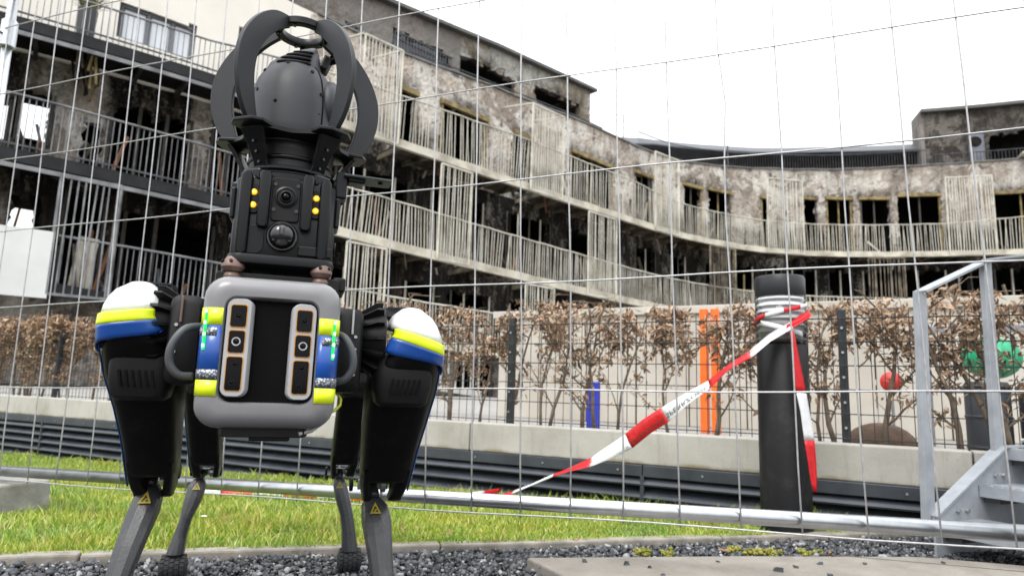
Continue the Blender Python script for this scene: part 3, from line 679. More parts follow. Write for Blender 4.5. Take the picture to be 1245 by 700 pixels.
# ================================================================== BURNT APARTMENT BUILDING (long curved facade)
CP = [(-15.6,11.0),(-11.3,13.95),(-9.6,15.2),(-7.75,16.75),(-5.4,19.05),(-4.4,20.05),(0.36,24.7),(4.1,28.15),(8.36,31.9),(13.0,34.35),(16.6,34.9),(20.8,34.4),(26.0,32.9),(32,30.4)]
def curve(CP, step=.2):
    P_ = np.array(CP); out = []
    for i in range(len(P_)-1):
        p0=P_[max(i-1,0)];p1=P_[i];p2=P_[i+1];p3=P_[min(i+2,len(P_)-1)]
        for t in np.linspace(0,1,40,endpoint=False):
            out.append(.5*((2*p1)+(p2-p0)*t+(2*p0-5*p1+4*p2-p3)*t*t+(3*p1-p0-3*p2+p3)*t**3))
    out.append(P_[-1]); out = np.array(out)
    for _ in range(60): out[1:-1] = .25*out[:-2]+.5*out[1:-1]+.25*out[2:]
    s = np.r_[0,np.cumsum(np.linalg.norm(np.diff(out,axis=0),axis=1))]
    S = np.arange(0,s[-1],step); pts = np.c_[np.interp(S,s,out[:,0]),np.interp(S,s,out[:,1])]
    T = np.gradient(pts,axis=0); T /= np.linalg.norm(T,axis=1)[:,None]
    return S, pts, np.c_[-T[:,1],T[:,0]]
CS, CPT, CNN = curve(CP); SMAX = float(CS[-1])
def C3(s, off, z):
    return np.array([np.interp(s,CS,CPT[:,0])+off*np.interp(s,CS,CNN[:,0]), np.interp(s,CS,CPT[:,1])+off*np.interp(s,CS,CNN[:,1]), z])
def bang(s):
    nx_, ny_ = np.interp(s,CS,CNN[:,0]), np.interp(s,CS,CNN[:,1]); return math.atan2(-nx_,ny_)
def bld(x, y, off=0):
    q = CPT+CNN*off; d = ray(x,y); c = q[:,0]*d[1]-q[:,1]*d[0]
    for i in range(len(c)-1):
        if c[i]*c[i+1] <= 0 and c[i] != c[i+1] and q[i]@d[:2] > 0:
            u = c[i]/(c[i]-c[i+1]); p = q[i]+u*(q[i+1]-q[i]); t = (p@d[:2])/(d[:2]@d[:2])
            return float(CS[i]+u*(CS[i+1]-CS[i])), float(CAMH+t*d[2])
    return (0.0 if x < 600 else SMAX), 5.0
lin = lambda xs, ys: (lambda s: float(np.interp(s,xs,ys)))
D1 = lambda s: 8.40
D2 = lin([0,5,10,16,26,57],[5.42,5.36,5.21,4.98,4.70,4.45])
D3 = lin([0,5.5,7.5,16,26,57],[2.62,2.56,2.38,2.05,1.75,1.5])
G0 = lambda s: .30
PAR = lin([0,8,12,16,20,26,33,39,46,57],[12.9,12.7,12.4,12.35,12.68,12.93,12.9,13.5,13.68,13.75])
RAIL1 = lin([0,5,9,12,15.3,21,28,31.5,47,51,57],[9.35,9.33,9.38,9.75,10.0,10.25,10.25,9.98,9.96,10.2,10.2])
RAIL2 = lin([0,5.5,10,15,28,57],[6.75,6.7,6.5,6.42,6.12,5.9])
RAIL3 = lin([0,6,8,16,57],[3.7,3.66,3.6,3.3,2.8])
WALL_OFF = 1.5

def burnt(name, cream, ash, seed=0.0, sc=1.0):
    """plaster: cream coat, flaked pale ash, soot where the 'soot' attribute and noise say so"""
    m = bpy.data.materials.new(name); t, p = nodes(m); v = gpos(t)
    at = t.nodes.new('ShaderNodeAttribute'); at.attribute_name = 'soot'
    mv = t.nodes.new('ShaderNodeMapping'); mv.inputs['Scale'].default_value = (1.5,1.5,.5); t.links.new(v,mv.inputs[0])
    n1 = noise(t,.9*sc,8,.7,mv.outputs[0],.3); n2 = noise(t,2.3*sc,6,.7,v,.6); n3 = noise(t,9*sc,5,.7,v)
    c = mixc(t,ramp(t,noise(t,.75*sc,7,.62,v,.5),[(.46,(0,0,0)),(.50,(1,1,1))]),cream,ash)     # flaked plaster
    c = mixc(t,ramp(t,noise(t,.55*sc,7,.66,v,.8),[(.53,(0,0,0)),(.57,(1,1,1))]),c,(cream[0]*.70,cream[1]*.675,cream[2]*.665))  # pink-brown base coat
    c = mixc(t,ramp(t,n2,[(.56,(0,0,0)),(.62,(1,1,1))]),c,(.20,.185,.175))
    s = mth(t,'MULTIPLY',at.outputs['Fac'],mth(t,'ADD',mth(t,'MULTIPLY',n1,1.5),mth(t,'MULTIPLY',n3,.6)))
    s = mth(t,'ADD',s,mth(t,'MULTIPLY',at.outputs['Fac'],-.28))
    c = mixc(t,ramp(t,s,[(.22,(0,0,0)),(.75,(1,1,1))]),c,(.012,.011,.011))
    # thin vertical run-off streaks
    mp = t.nodes.new('ShaderNodeMapping'); mp.inputs['Scale'].default_value = (5,5,.35); t.links.new(v,mp.inputs[0])
    st = ramp(t,noise(t,1.2,4,.6,mp.outputs[0]),[(.5,(0,0,0)),(.72,(1,1,1))])
    c = mixc(t,mth(t,'MULTIPLY',mth(t,'MULTIPLY',st,at.outputs['Fac']),.6),c,(.09,.07,.05))
    c = mixc(t,1.0,c,ramp(t,noise(t,14,6,.75,v),[(.3,(.62,.61,.6)),(.6,(1.08,1.07,1.05))]),'MULTIPLY')
    t.links.new(c,p.inputs['Base Color']); p.inputs['Roughness'].default_value = .95; p.inputs['Specular IOR Level'].default_value = .15
    bump(t,p,n3,.7,.06); return m
M_wall = burnt('burnt_plaster',(.50,.445,.39),(.66,.63,.585)); M_clean = pm('clean_cream_plaster',(.74,.71,.65),(.67,.64,.58),.7,.9,bmp=.06,bscale=60,bdist=.004)
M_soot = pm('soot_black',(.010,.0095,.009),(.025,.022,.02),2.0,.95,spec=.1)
M_char = pm('charred_timber',(.03,.026,.022),(.11,.09,.065),3.5,.95,bmp=.6,bscale=20,bdist=.02,spec=.15)
M_cream = pm('weathered_cream_steel',(.57,.55,.48),(.34,.315,.26),1.6,.7,lo=.42,hi=.68)
M_dsteel = pm('scorched_steel',(.075,.08,.09),(.02,.021,.024),3,.5,metal=.2); M_lsteel = pm('grey_steel_bars',(.22,.225,.235),(.09,.092,.10),2.2,.5,metal=.2); M_dfas = pm('dark_fascia',(.018,.019,.022),(.008,.008,.009),2.5,.6,spec=.25)
M_fasc = pm('pale_fascia',(.52,.49,.41),(.26,.235,.19),1.3,.8,lo=.42,hi=.68,bmp=.4,bscale=9,bdist=.03)
M_joist = pm('burnt_joist',(.26,.22,.16),(.03,.026,.022),1.6,.9)
M_rust = pm('rusty_steel',(.22,.09,.03),(.10,.05,.03),5,.8)
BD = thing('burnt_apartment_building','long curved apartment block gutted by fire, sooty facade with slatted balconies','building',(0,0,.27))
bloc = Vector((0,0,.27))

def jag(s, z, k): return .5*math.sin(s*7.3+k)+.3*math.sin(s*17.1+z*9+k*2)+.35*math.sin(z*23+s*5.7+k*3)
def gridwall(name, s0, s1, z0f, z1f, off, holes, mat, sootf, ds=.16, nz=26, thick=.28, jit=.035, parent=BD, rag=.06):
    ns = int((s1-s0)/ds)+1; SS = np.linspace(s0,s1,ns+1); V = []; soot = []; rr = np.random.default_rng(int(s0*10)+nz)
    base = np.array([C3(s,off,0) for s in SS])
    zz = np.zeros((nz+1,ns+1))
    for j in range(nz+1):
        for i in range(ns+1):
            a, b = z0f(SS[i]), z1f(SS[i]); zz[j,i] = a+(b-a)*j/nz
    edge = np.zeros((nz+1,ns+1),bool); keep = np.ones((nz,ns),bool)
    sc = (SS[:-1]+SS[1:])/2
    for j in range(nz):
        for i in range(ns):
            z = (zz[j,i]+zz[j+1,i])/2
            for (h0,h1,hz0,hz1) in holes:
                if h0 < sc[i] < h1 and hz0 < z < hz1+rag*jag(sc[i],z,1): keep[j,i] = False; edge[j:j+2,i:i+2] = True
    for j in range(nz+1):
        for i in range(ns+1):
            p = C3(SS[i],off,zz[j,i]); k = jit if (edge[j,i] and 0 < j) else (.008 if rag else .0)
            V.append(p+rr.normal(0,k,3)*(1,1,.8)); soot.append(sootf(SS[i],zz[j,i]))
    F = [(j*(ns+1)+i,j*(ns+1)+i+1,(j+1)*(ns+1)+i+1,(j+1)*(ns+1)+i) for j in range(nz) for i in range(ns) if keep[j,i]]
    me = bpy.data.meshes.new(name); me.from_pydata([tuple(Vector(v)-bloc) for v in V],[],F); me.materials.append(mat)
    at = me.attributes.new('soot','FLOAT','POINT'); at.data.foreach_set('value',np.array(soot,np.float32))
    o = bpy.data.objects.new(name,me); COL.objects.link(o); o.parent = parent; MW[o.name] = MW[BD.name]
    sd = o.modifiers.new('thickness','SOLIDIFY'); sd.thickness = thick; sd.offset = 1.0 if False else -1.0
    return o
def strip(name, s0, s1, o0, o1, z0f, z1f, mat, ds=.6, parent=BD, wob=0.0, bevel=0):
    n = max(2,int((s1-s0)/ds)+1); secs = []
    for s in np.linspace(s0,s1,n):
        w_ = wob*math.sin(s*3.1)+wob*.6*math.sin(s*7.7); a, b = z0f(s)+w_, z1f(s)+w_
        secs.append([C3(s,o0,a),C3(s,o1,a),C3(s,o1,b),C3(s,o0,b)])
    return MB().loft(secs).build(name,mat,parent,bevel=bevel)
# --- openings, measured on the photo: (x0, x1, y of head)
def hole(x0, x1, yh, off=WALL_OFF, zb=None, yb=None):
    ym = yh+6; a, _ = bld(x0,ym,off); b, _ = bld(x1,ym,off); _, zt = bld((x0+x1)/2,yh,off)
    if yb is not None: zb = bld((x0+x1)/2,yb,off)[1]
    return (min(a,b),max(a,b),zb,zt)
F3px = [(483,507,108),(537,592,133),(625,645,163),(694,746,192),(772,793,211),(830,853,225),(861,888,231),(925,934,239),(977,993,240),(1004,1035,240),(1045,1080,240),(1092,1143,236),(1206,1275,232)]
F3 = [hole(a,b,y,zb=D1(0)+.12) for a,b,y in F3px]
WIN = hole(145,241,17,yb=62); F3L = [WIN, hole(291,303,33,zb=9.2)]
F2 = [hole(-70,17,112,zb=D2(4)+.35), hole(24,69,112,yb=176), hole(99,124,150,zb=D2(7)+.1), hole(134,236,134,zb=D2(8)+.1), hole(258,300,150,zb=D2(9)+.1),
      hole(330,410,190,zb=D2(12)+.1)]
for a,b in [(420,496),(523,588),(616,670),(693,753),(772,797),(815,833),(856,880),(893,915),(930,950),(962,992),(1006,1036),(1048,1084),(1098,1150),(1164,1196),(1208,1275)]:
    s_a, _ = bld(a,250 if b < 800 else 330,WALL_OFF); s_b, _ = bld(b,250 if b < 800 else 330,WALL_OFF); F2.append((s_a,s_b,D2((s_a+s_b)/2)+.1,7.75))
F1 = [hole(8,48,238,yb=284), hole(78,132,235,zb=D3(7)+.1), hole(150,262,265,zb=D3(9)+.1)]
s = 11.0
while s < 55:
    wd = 1.2+1.3*((s*7.13)%1.0); F1.append((s,s+wd,D3(s)+.1,D2(s)-.75)); s += wd+.6+.5*((s*3.7)%1.0)
def sootfield(holes, base):
    def f(s, z):
        v = base(s,z)
        for (a,b,c,d) in holes:
            dx = max(0,a-s,s-b); dz = z-d
            if dz > -1.5: v = max(v, .72*math.exp(-(dx/.30)**2)*math.exp(-(max(0,dz)/.8)**2) if dz > 0 else .55*math.exp(-(dx/.25)**2))
        return v
    return f
base3 = lambda s, z: float(np.interp(s,[0,9.5,13,20,34,40,57],[.0,.0,.28,.36,.42,.52,.54]))+(.62*max(0,min(1,(10.3-z)/.7))*(.6+.4*math.sin(s*.8+1)) if s > 12 else 0)
base2 = lambda s, z: float(np.interp(s,[0,5,5.9,6.2,7.0,7.3,9.2,9.4,9.9,10.2,11,15,30,57],[1.0,1.0,.8,.5,.55,1.0,1.0,.6,.6,1.0,1.1,1.0,.95,1.05]))
base1 = lambda s, z: float(np.interp(s,[0,6,10,16,30,57],[.6,1.0,1.1,1.05,1.0,1.0]))
gridwall('wall',0,12.6,lambda s: D1(s)-.1,PAR,WALL_OFF,F3L,M_clean,sootfield([],lambda s,z: float(np.interp(s,[0,11,12.6],[0,0,.2]))),ds=.08,nz=40,jit=.002,rag=0)
gridwall('wall',12.6,SMAX-.1,lambda s: D1(s)-.1,PAR,WALL_OFF,F3,M_wall,sootfield(F3,base3),ds=.13,nz=34)
gridwall('wall',0,SMAX-.1,D2,lambda s: D1(s)-.1,WALL_OFF,F2,M_wall,sootfield(F2,base2),ds=.15,nz=24,jit=.05)
gridwall('wall',0,SMAX-.1,D3,D2,WALL_OFF,F1,M_wall,sootfield(F1,base1),ds=.16,nz=20,jit=.05)
gridwall('wall',0,SMAX-.1,G0,D3,WALL_OFF,[(a+.6,b+.3,.4,1.6) for a,b,_,_ in F1[3:]],M_wall,lambda s,z: .6,ds=.3,nz=8)
# --- interior: sooty rooms, two of them open to the sky behind
def backholes(px):
    return [hole(a,b,y0,off=5.0,yb=y1) for a,b,y0,y1 in px]
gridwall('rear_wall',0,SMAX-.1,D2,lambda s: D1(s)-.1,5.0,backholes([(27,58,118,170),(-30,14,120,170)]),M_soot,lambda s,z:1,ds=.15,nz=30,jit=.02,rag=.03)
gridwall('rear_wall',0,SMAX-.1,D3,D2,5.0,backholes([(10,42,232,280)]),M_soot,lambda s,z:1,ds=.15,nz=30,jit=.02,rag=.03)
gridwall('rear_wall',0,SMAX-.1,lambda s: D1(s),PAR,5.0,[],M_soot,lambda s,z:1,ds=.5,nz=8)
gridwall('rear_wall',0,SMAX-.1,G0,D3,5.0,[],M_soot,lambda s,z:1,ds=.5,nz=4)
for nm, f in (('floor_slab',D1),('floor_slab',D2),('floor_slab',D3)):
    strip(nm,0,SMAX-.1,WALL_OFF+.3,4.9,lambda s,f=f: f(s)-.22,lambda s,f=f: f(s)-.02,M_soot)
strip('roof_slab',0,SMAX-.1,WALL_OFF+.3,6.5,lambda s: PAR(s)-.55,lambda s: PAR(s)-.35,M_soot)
for s in np.arange(8.8,55,3.3): 
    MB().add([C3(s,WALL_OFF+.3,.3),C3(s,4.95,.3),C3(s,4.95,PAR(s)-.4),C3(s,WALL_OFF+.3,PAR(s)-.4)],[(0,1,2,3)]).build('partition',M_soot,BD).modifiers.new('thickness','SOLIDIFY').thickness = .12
strip('wall_coping',12.8,SMAX-.2,WALL_OFF-.08,WALL_OFF+.35,PAR,lambda s: PAR(s)+.07,pm('coping_zinc',(.16,.155,.15),(.08,.078,.075),3,.6),wob=.012)
# --- window frames left in the burnt openings
M_wf = pm('charred_frame',(.035,.034,.034),(.08,.07,.055),5,.8)
M_yel = pm('scorched_timber_lining',(.30,.235,.10),(.11,.08,.04),3,.9)
for k,(a,b,c,d) in enumerate(F3):
    fr_ = MB().bar(C3(a-.05,WALL_OFF-.05,d-.06),C3(b+.05,WALL_OFF-.05,d-.10),.16,.17).build('window_head',M_yel,BD)
    if b-a > 1.2:
        MB().bar(C3(a+(b-a)*.52,WALL_OFF+.15,c),C3(a+(b-a)*.52,WALL_OFF+.15,d-.1),.07,.07).build('window_post',M_wf if k%3 else M_yel,BD)
    for sd_ in (a+.04,b-.04):
        if (k*7+int(sd_*3))%3: MB().bar(C3(sd_,WALL_OFF+.02,c),C3(sd_,WALL_OFF+.02,d-.12),.08,.10).build('window_jamb',M_yel if k%2 else M_wf,BD)
for k,(a,b,c,d) in enumerate(F2+F1[1:]):
    if b-a > .7:
        n = 1+int((b-a)/.8)
        for j in range(n+1):
            if (j*5+k*3)%4 == 0 and 0 < j < n: continue
            s = a+(b-a)*j/n+(.03 if j == 0 else -.03 if j == n else 0); pale_post = s > 12 and (k+j)%2
            MB().bar(C3(s,WALL_OFF-.02,c),C3(s,WALL_OFF-.02,d-.02),.06,.08).build('window_post',M_cream if pale_post else M_wf,BD)  # posts past the left wing alternate between cream and charred material
# --- unburnt window at the top left
M_pane = bpy.data.materials.new('window_pane'); t, p = nodes(M_pane); p.inputs['Base Color'].default_value = (.62,.65,.70,1); p.inputs['Roughness'].default_value = .12; p.inputs['Coat Weight'].default_value = .6
M_grayf = pm('grey_window_frame',(.10,.11,.125),(.075,.08,.09),6,.4)
a,b,c,d = WIN
wfr = MB()
for s in (a+.05,a+(b-a)*.36,a+(b-a)*.68,b-.05): wfr.bar(C3(s,WALL_OFF+.12,c),C3(s,WALL_OFF+.12,d),.11,.08)
wfr.bar(C3(a,WALL_OFF+.12,d-.05),C3(b,WALL_OFF+.12,d-.05),.08,.10); wfr.bar(C3(a,WALL_OFF+.12,c+.05),C3(b,WALL_OFF+.12,c+.05),.08,.10)
wfo = wfr.build('window_frame',M_grayf,BD)
for u,v_ in ((.02,.34),(.38,.66),(.70,.98)):
    MB().bar(C3(a+(b-a)*u,WALL_OFF+.17,(c+d)/2),C3(a+(b-a)*v_,WALL_OFF+.17,(c+d)/2),.02,d-c-.1).build('window_pane',M_pane,wfo)
a,b,c,d = F3L[1]; MB().bar(C3(a,WALL_OFF+.15,(c+d)/2),C3(b,WALL_OFF+.15,(c+d)/2),.03,d-c).build('window_pane',M_grayf,BD)
# --- balconies: fascia, deck panels, joists
def level(f, s0, s1, dark, gap, seed):
    r = random.Random(seed)
    sm = 11.2
    for (a,b,mt) in ((s0,sm,M_dfas),(sm,s1,M_fasc)):
        if b > a:
            fo = strip('balcony_fascia',a,b,-.04,.03,lambda s: f(s)-.16,lambda s: f(s)+.10,mt,ds=.5,wob=.012 if mt is M_fasc else 0)
            strip('lower_flange',a,b,-.09,.06,lambda s: f(s)-.20,lambda s: f(s)-.163,mt,ds=.5,parent=fo)
    s = s0
    while s < s1-1.1:
        if s < sm or r.random() > gap:
            secs = [[C3(s+u,.05,f(s)-.02),C3(s+u,1.48,f(s)-.02),C3(s+u,1.48,f(s)+.03),C3(s+u,.05,f(s)+.03)] for u in (.01,.55,1.09)]
            MB().loft(secs).build('deck_panel',M_soot if s < sm else M_char,BD)
        zj = f(s)-.13; kk = r.uniform(-.06,.05) if s > sm else 0
        MB().bar(C3(s,.04,zj),C3(s+r.uniform(-.06,.06)*(s>sm),1.5,zj+kk),.09,.17).build('joist',M_dsteel if s < sm else (M_joist if r.random() < .75 else M_char),BD)
        if s > sm and r.random() < .5:
            MB().bar(C3(s+.5,.3,zj+.05),C3(s+1.2,r.uniform(.5,1.3),zj+r.uniform(-.45,.05)),.04,.05).build('fallen_batten',r.choice((M_char,M_joist,M_rust)),BD)
        s += 1.1
level(D1,0,SMAX-.2,True,.22,3); level(D2,0,SMAX-.2,True,.3,4); level(D3,0,SMAX-.2,True,.2,5)
# charred hanging cladding under the top balcony at the left
r = random.Random(21)
for k in range(16):
    s = bld(85+r.uniform(0,45),75)[0]+r.uniform(-.3,.3); z = D1(s)-.22; l = r.uniform(.25,.8)
    MB().box(C3(s,r.uniform(.3,1.3),z-l/2),(.05,.16,l),(r.uniform(-.2,.2),r.uniform(-.25,.25),bang(s))).build('hanging_scrap',r.choice((M_char,M_yel,M_soot)),BD)
# --- railings
bal = []                                     # (distance, s, z0, z1, material, lean)
def railing(f0, f1, s0, s1, sp, gaps, seed):
    r = random.Random(seed); sm = 11.2
    for a, b, mt in ((s0,sm,M_lsteel),(sm,s1,M_cream)):
        if b <= a: continue
        n = int((b-a)/.5)+1
        MB().tube([C3(s,-.02,f1(s)+(.012*math.sin(s*4) if s > sm else 0)) for s in np.linspace(a,b,n)],.030,6).build('handrail',mt,BD,smooth=True)
    s = s0
    wv = 0
    while s < s1:
        if not any(g0 < s < g1 for g0,g1 in gaps):
            p = C3(s,0,0); hot = s > sm
            lean = .0 if not hot else r.gauss(0,.024)+.06*math.sin(s*.9+seed)*(1 if math.sin(s*.35+seed) > .3 else .2)
            bal.append((math.hypot(p[0],p[1])-(3 if f0 is D1 else 0),s,f0(s)-.15,f1(s),M_cream if hot else M_lsteel,lean,r.uniform(.8,1.15)))
        s += sp*(1 if r.random() > .04 or s < sm else 2.2)
WP0 = bld(-60,320)[0]; WP1 = bld(62,320)[0]
railing(D1,RAIL1,2.0,SMAX-.3,.128,[],1); railing(D2,RAIL2,2.0,SMAX-.3,.128,[],2); railing(D3,RAIL3,WP1+.05,30,.128,[],3)
bal = [b for b in bal if -40 < 622.5 + 806*C3(b[1],0,0)[0]/max(1,C3(b[1],0,0)[1]) < 1300]
bal.sort(key=lambda b: b[0])
bmesh_ = {}
for mt in (M_cream,M_lsteel): bmesh_[mt.name] = MB().box((0,0,.5),(.027 if mt is M_cream else .020,.014,1)).mesh('baluster',mt)
rest = {M_cream.name: MB(), M_lsteel.name: MB()}
for k,(d_,s,z0,z1,mt,lean,wk) in enumerate(bal):
    p = C3(s,0,z0); yaw = bang(s)
    if k < 300: inst('baluster',bmesh_[mt.name],BD,tuple(Vector(p)-bloc),(0,lean,yaw),(wk,1,(z1-z0)))
    else:
        q = C3(s,0,z1); tv = np.array([math.cos(yaw),math.sin(yaw),0]); q = q+tv*lean*(z1-z0)
        rest[mt.name].bar(p,q,.014,.027*wk,up=tuple(tv))
for nm, mt in (('railing_bars',M_cream),('railing_bars',M_lsteel)):
    if rest[mt.name].v: tag(rest[mt.name].build(nm,mt,BD),kind='stuff')
# small grid of bars in front of the left decks' edges
for f in (D1,D2):
    strip('deck_edge_channel',2,11.2,-.10,-.06,lambda s: f(s)-.34,lambda s: f(s)-.24,M_lsteel)
    strip('deck_edge_channel',2,11.2,-.085,-.06,lambda s: f(s)+.17,lambda s: f(s)+.21,M_dsteel)
# --- tall slatted screens, floor to ceiling
def screen(x0, x1, ymid, f0, f1, mt, sp=.13, top=.05, frame=True):
    a, _ = bld(x0,ymid); b, _ = bld(x1,ymid)
    r = random.Random(int(x0)); o = -.075
    z0 = f0((a+b)/2)-.12; z1 = f1((a+b)/2)-top
    fr_ = MB()
    for s in (a,b): fr_.bar(C3(s,o,z0),C3(s,o,z1),.06,.05)
    for z in (z0,z1): fr_.bar(C3(a,o,z),C3(b,o,z),.05,.06)
    fo = fr_.build('screen_frame',mt,BD)
    s = a+sp
    bm = MB().box((0,0,.5),(.036,.014,1)).mesh('screen_slat',mt)
    while s < b-.04:
        inst('screen_slat',bm,fo,tuple(Vector(C3(s,o,z0+.03))-bloc),(0,r.gauss(0,.012),bang(s)),(r.uniform(.8,1.1),1,z1-z0-.06)); s += sp
for x0,x1,y,top in ((440,487,90,11.55),(646,684,150,11.85),(795,824,205,12.15),(932,975,245,12.4),(1150,1207,240,12.5)):
    screen(x0,x1,y,D1,lambda s,top=top: top,M_cream)
for x0,x1,y in ((534,572,230),(714,748,285),(862,893,318),(1056,1100,335)): screen(x0,x1,y,D2,lambda s: D1(s)-.22,M_cream if x0 < 850 else M_joist)
for x0,x1,y in ((418,467,330),(637,672,362)): screen(x0,x1,y,D3,lambda s: D2(s)-.22,M_cream)
screen(66,141,280,D3,lambda s: D2(s)-.22,M_lsteel,.16)
# canopy brackets above the upper screens
for x0,x1,y in ((440,487,60),(646,684,130)):
    a,_ = bld(x0,y); b,_ = bld(x1,y); zt = 11.5 if x0 < 500 else 11.8
    for s in (a,b): MB().bar(C3(s,-.07,zt),C3(s-.1,1.5,zt+.25),.05,.06).build('bracket',M_cream,BD)
# solid white balustrade panel at the lower left
M_white = pm('white_panel',(.58,.59,.585),(.50,.51,.505),1.0,.55)
secs = [[C3(s,-.10,2.20),C3(s,-.06,2.20),C3(s,-.06,3.70),C3(s,-.10,3.70)] for s in np.linspace(1.5,WP1,14)]
MB().loft(secs).build('white_parapet_panel',M_white,BD)
# burnt boards leaning behind the screen
for k,(x,dx,z) in enumerate([(103,.12,1.5),(120,.28,1.3),(97,-.1,1.1)]):
    s,_ = bld(x,300,.6); MB().bar(C3(s,.6,D3(s)+.1),C3(s+dx,.75,D3(s)+.1+z),.05,.07).build('leaning_board',M_rust if k < 2 else M_joist,BD)
s,_ = bld(100,330,.7); MB().box(C3(s,.7,D3(s)+.75),(.42,.05,1.3),(0,.08,bang(s))).build('loose_board',M_fasc,BD)
# wreckage: boards and bent sections lying across the balconies and openings
r = random.Random(77)
for k in range(110):
    f, rl = ((D1,1.5) if k%3 == 0 else (D2,2.4))
    s = r.uniform(11.5,54); z = f(s)+.08; o_ = r.uniform(.15,2.2); l = r.uniform(.4,rl)
    p0 = C3(s,o_,z+r.uniform(0,.3)); p1 = C3(s+r.uniform(-.7,.7),o_+r.uniform(-.2,.9),z+l)
    MB().bar(p0,p1,r.uniform(.03,.09),r.uniform(.03,.16)).build('debris_board',r.choice((M_char,M_char,M_joist,M_cream,M_rust,M_yel)),BD)
for k in range(46):
    s = r.uniform(11.5,50); f = r.choice((D1,D2)); z = f(s)-.2; l = r.uniform(.2,.75); o_ = r.uniform(.1,1.3)
    MB().bar(C3(s,o_,z),C3(s+r.uniform(-.3,.3),o_+r.uniform(-.1,.1),z-l),r.uniform(.02,.12),.03).build('hanging_scrap',r.choice((M_char,M_joist,M_cream,M_soot)),BD)
for k in range(26):
    s = r.uniform(3,11); f = r.choice((D2,D3)); z = f(s)+.1; o_ = r.uniform(.3,2.5)
    MB().bar(C3(s,o_,z),C3(s+r.uniform(-.6,.6),o_+r.uniform(-.3,.6),z+r.uniform(.4,1.9)),r.uniform(.03,.1),.06).build('debris_board',r.choice((M_char,M_char,M_dsteel,M_rust)),BD)
# --- set-back penthouse floors
M_pent = burnt('penthouse_render',(.235,.215,.20),(.21,.20,.19),sc=.8)
M_pent2 = burnt('penthouse_burnt',(.42,.37,.30),(.5,.49,.46))
PT = lin([0,12,15.6,22,28.4],[14.2,14.6,14.95,15.5,15.7])
PH = [hole(478,548,52,off=3.0,yb=78), hole(420,438,30,off=3.0,yb=60), hole(553,626,80,off=3.0,yb=118), hole(650,706,116,off=3.0,yb=140)]
sj = bld(560,60,3.0)[0]
gridwall('penthouse_wall',0,sj,lambda s: PAR(s)-.3,PT,3.0,[PH[0],PH[1]],M_pent,lambda s,z: .12,nz=18)
gridwall('penthouse_wall',sj,28.4,lambda s: PAR(s)-.3,PT,3.0,PH[2:],M_pent2,sootfield(PH[2:],lambda s,z: .45),nz=20)
MB().add([C3(28.4,3.0,PAR(28.4)-.3),C3(28.4,7.0,PAR(28.4)-.3),C3(28.4,7.0,15.7),C3(28.4,3.0,15.7)],[(0,1,2,3)]).build('penthouse_end_wall',M_pent2,BD).modifiers.new('t','SOLIDIFY').thickness = .2
strip('penthouse_roof',0,28.6,2.7,7.2,lambda s: PT(s),lambda s: PT(s)+.14,pm('roof_edge',(.07,.07,.07),(.12,.115,.11),2,.7))
strip('penthouse_rear',0,28.4,6.0,6.1,lambda s: PAR(s)-.3,PT,M_soot)
for a,b,c,d in (PH[0],PH[1]):
    MB().bar(C3(a,3.15,(c+d)/2),C3(b,3.15,(c+d)/2),.04,d-c).build('window_pane',pm('dark_pane',(.03,.035,.045),rough=.15) if 'dark_pane' not in bpy.data.materials else bpy.data.materials['dark_pane'],BD)
    n = int((b-a)/.14); 
    for k in range(n+1): MB().bar(C3(a+(b-a)*k/n,2.9,c-.1),C3(a+(b-a)*k/n,2.9,d-.1),.03,.03).build('window_guard_bar',M_dsteel,BD)
    MB().bar(C3(a,2.9,d-.1),C3(b,2.9,d-.1),.04,.05).build('window_guard_rail',M_dsteel,BD)
# terrace railing on the roof, pale for the burnt end, dark beyond
def roofrail(s0, s1, h, mt, off, sp=.16):
    m = MB(); MB().tube([C3(s,off,PAR(s)+h) for s in np.linspace(s0,s1,int((s1-s0)/.6)+2)],.03,6).build('roof_handrail',mt,BD)
    for s in np.arange(s0,s1,sp): m.bar(C3(s,off,PAR(s)+.05),C3(s,off,PAR(s)+h),.014,.035)
    tag(m.build('roof_railing_bars',mt,BD),kind='stuff')
roofrail(17,28.4,.62,M_dsteel,2.2); roofrail(30.5,47,.95,M_dsteel,WALL_OFF+.15,.14); roofrail(47.2,SMAX-.3,.7,M_dsteel,WALL_OFF+.3)
# far roof: dark set-back storey
M_roofg = pm('grey_roof_sheet',(.075,.082,.095),(.055,.06,.07),2,.6)
TR = lin([29,33,38,42.5,47.2],[14.0,15.2,15.9,16.15,16.1])
strip('far_penthouse_wall',29.5,47.3,4.0,4.2,lambda s: PAR(s)-.4,lambda s: TR(s)-.75,M_soot)
secs = [[C3(s,3.4,TR(s)-.8),C3(s,3.4,TR(s)-.72),C3(s,4.6,TR(s)),C3(s,7,TR(s)),C3(s,7,TR(s)-.8)] for s in np.linspace(29.3,47.3,24)]
MB().loft(secs).build('far_roof',M_roofg,BD)
MB().bar(C3(37.2,2.5,PAR(37)),C3(37.2,2.5,PAR(37)+1.7),.06,.06).build('roof_pipe',M_dsteel,BD)
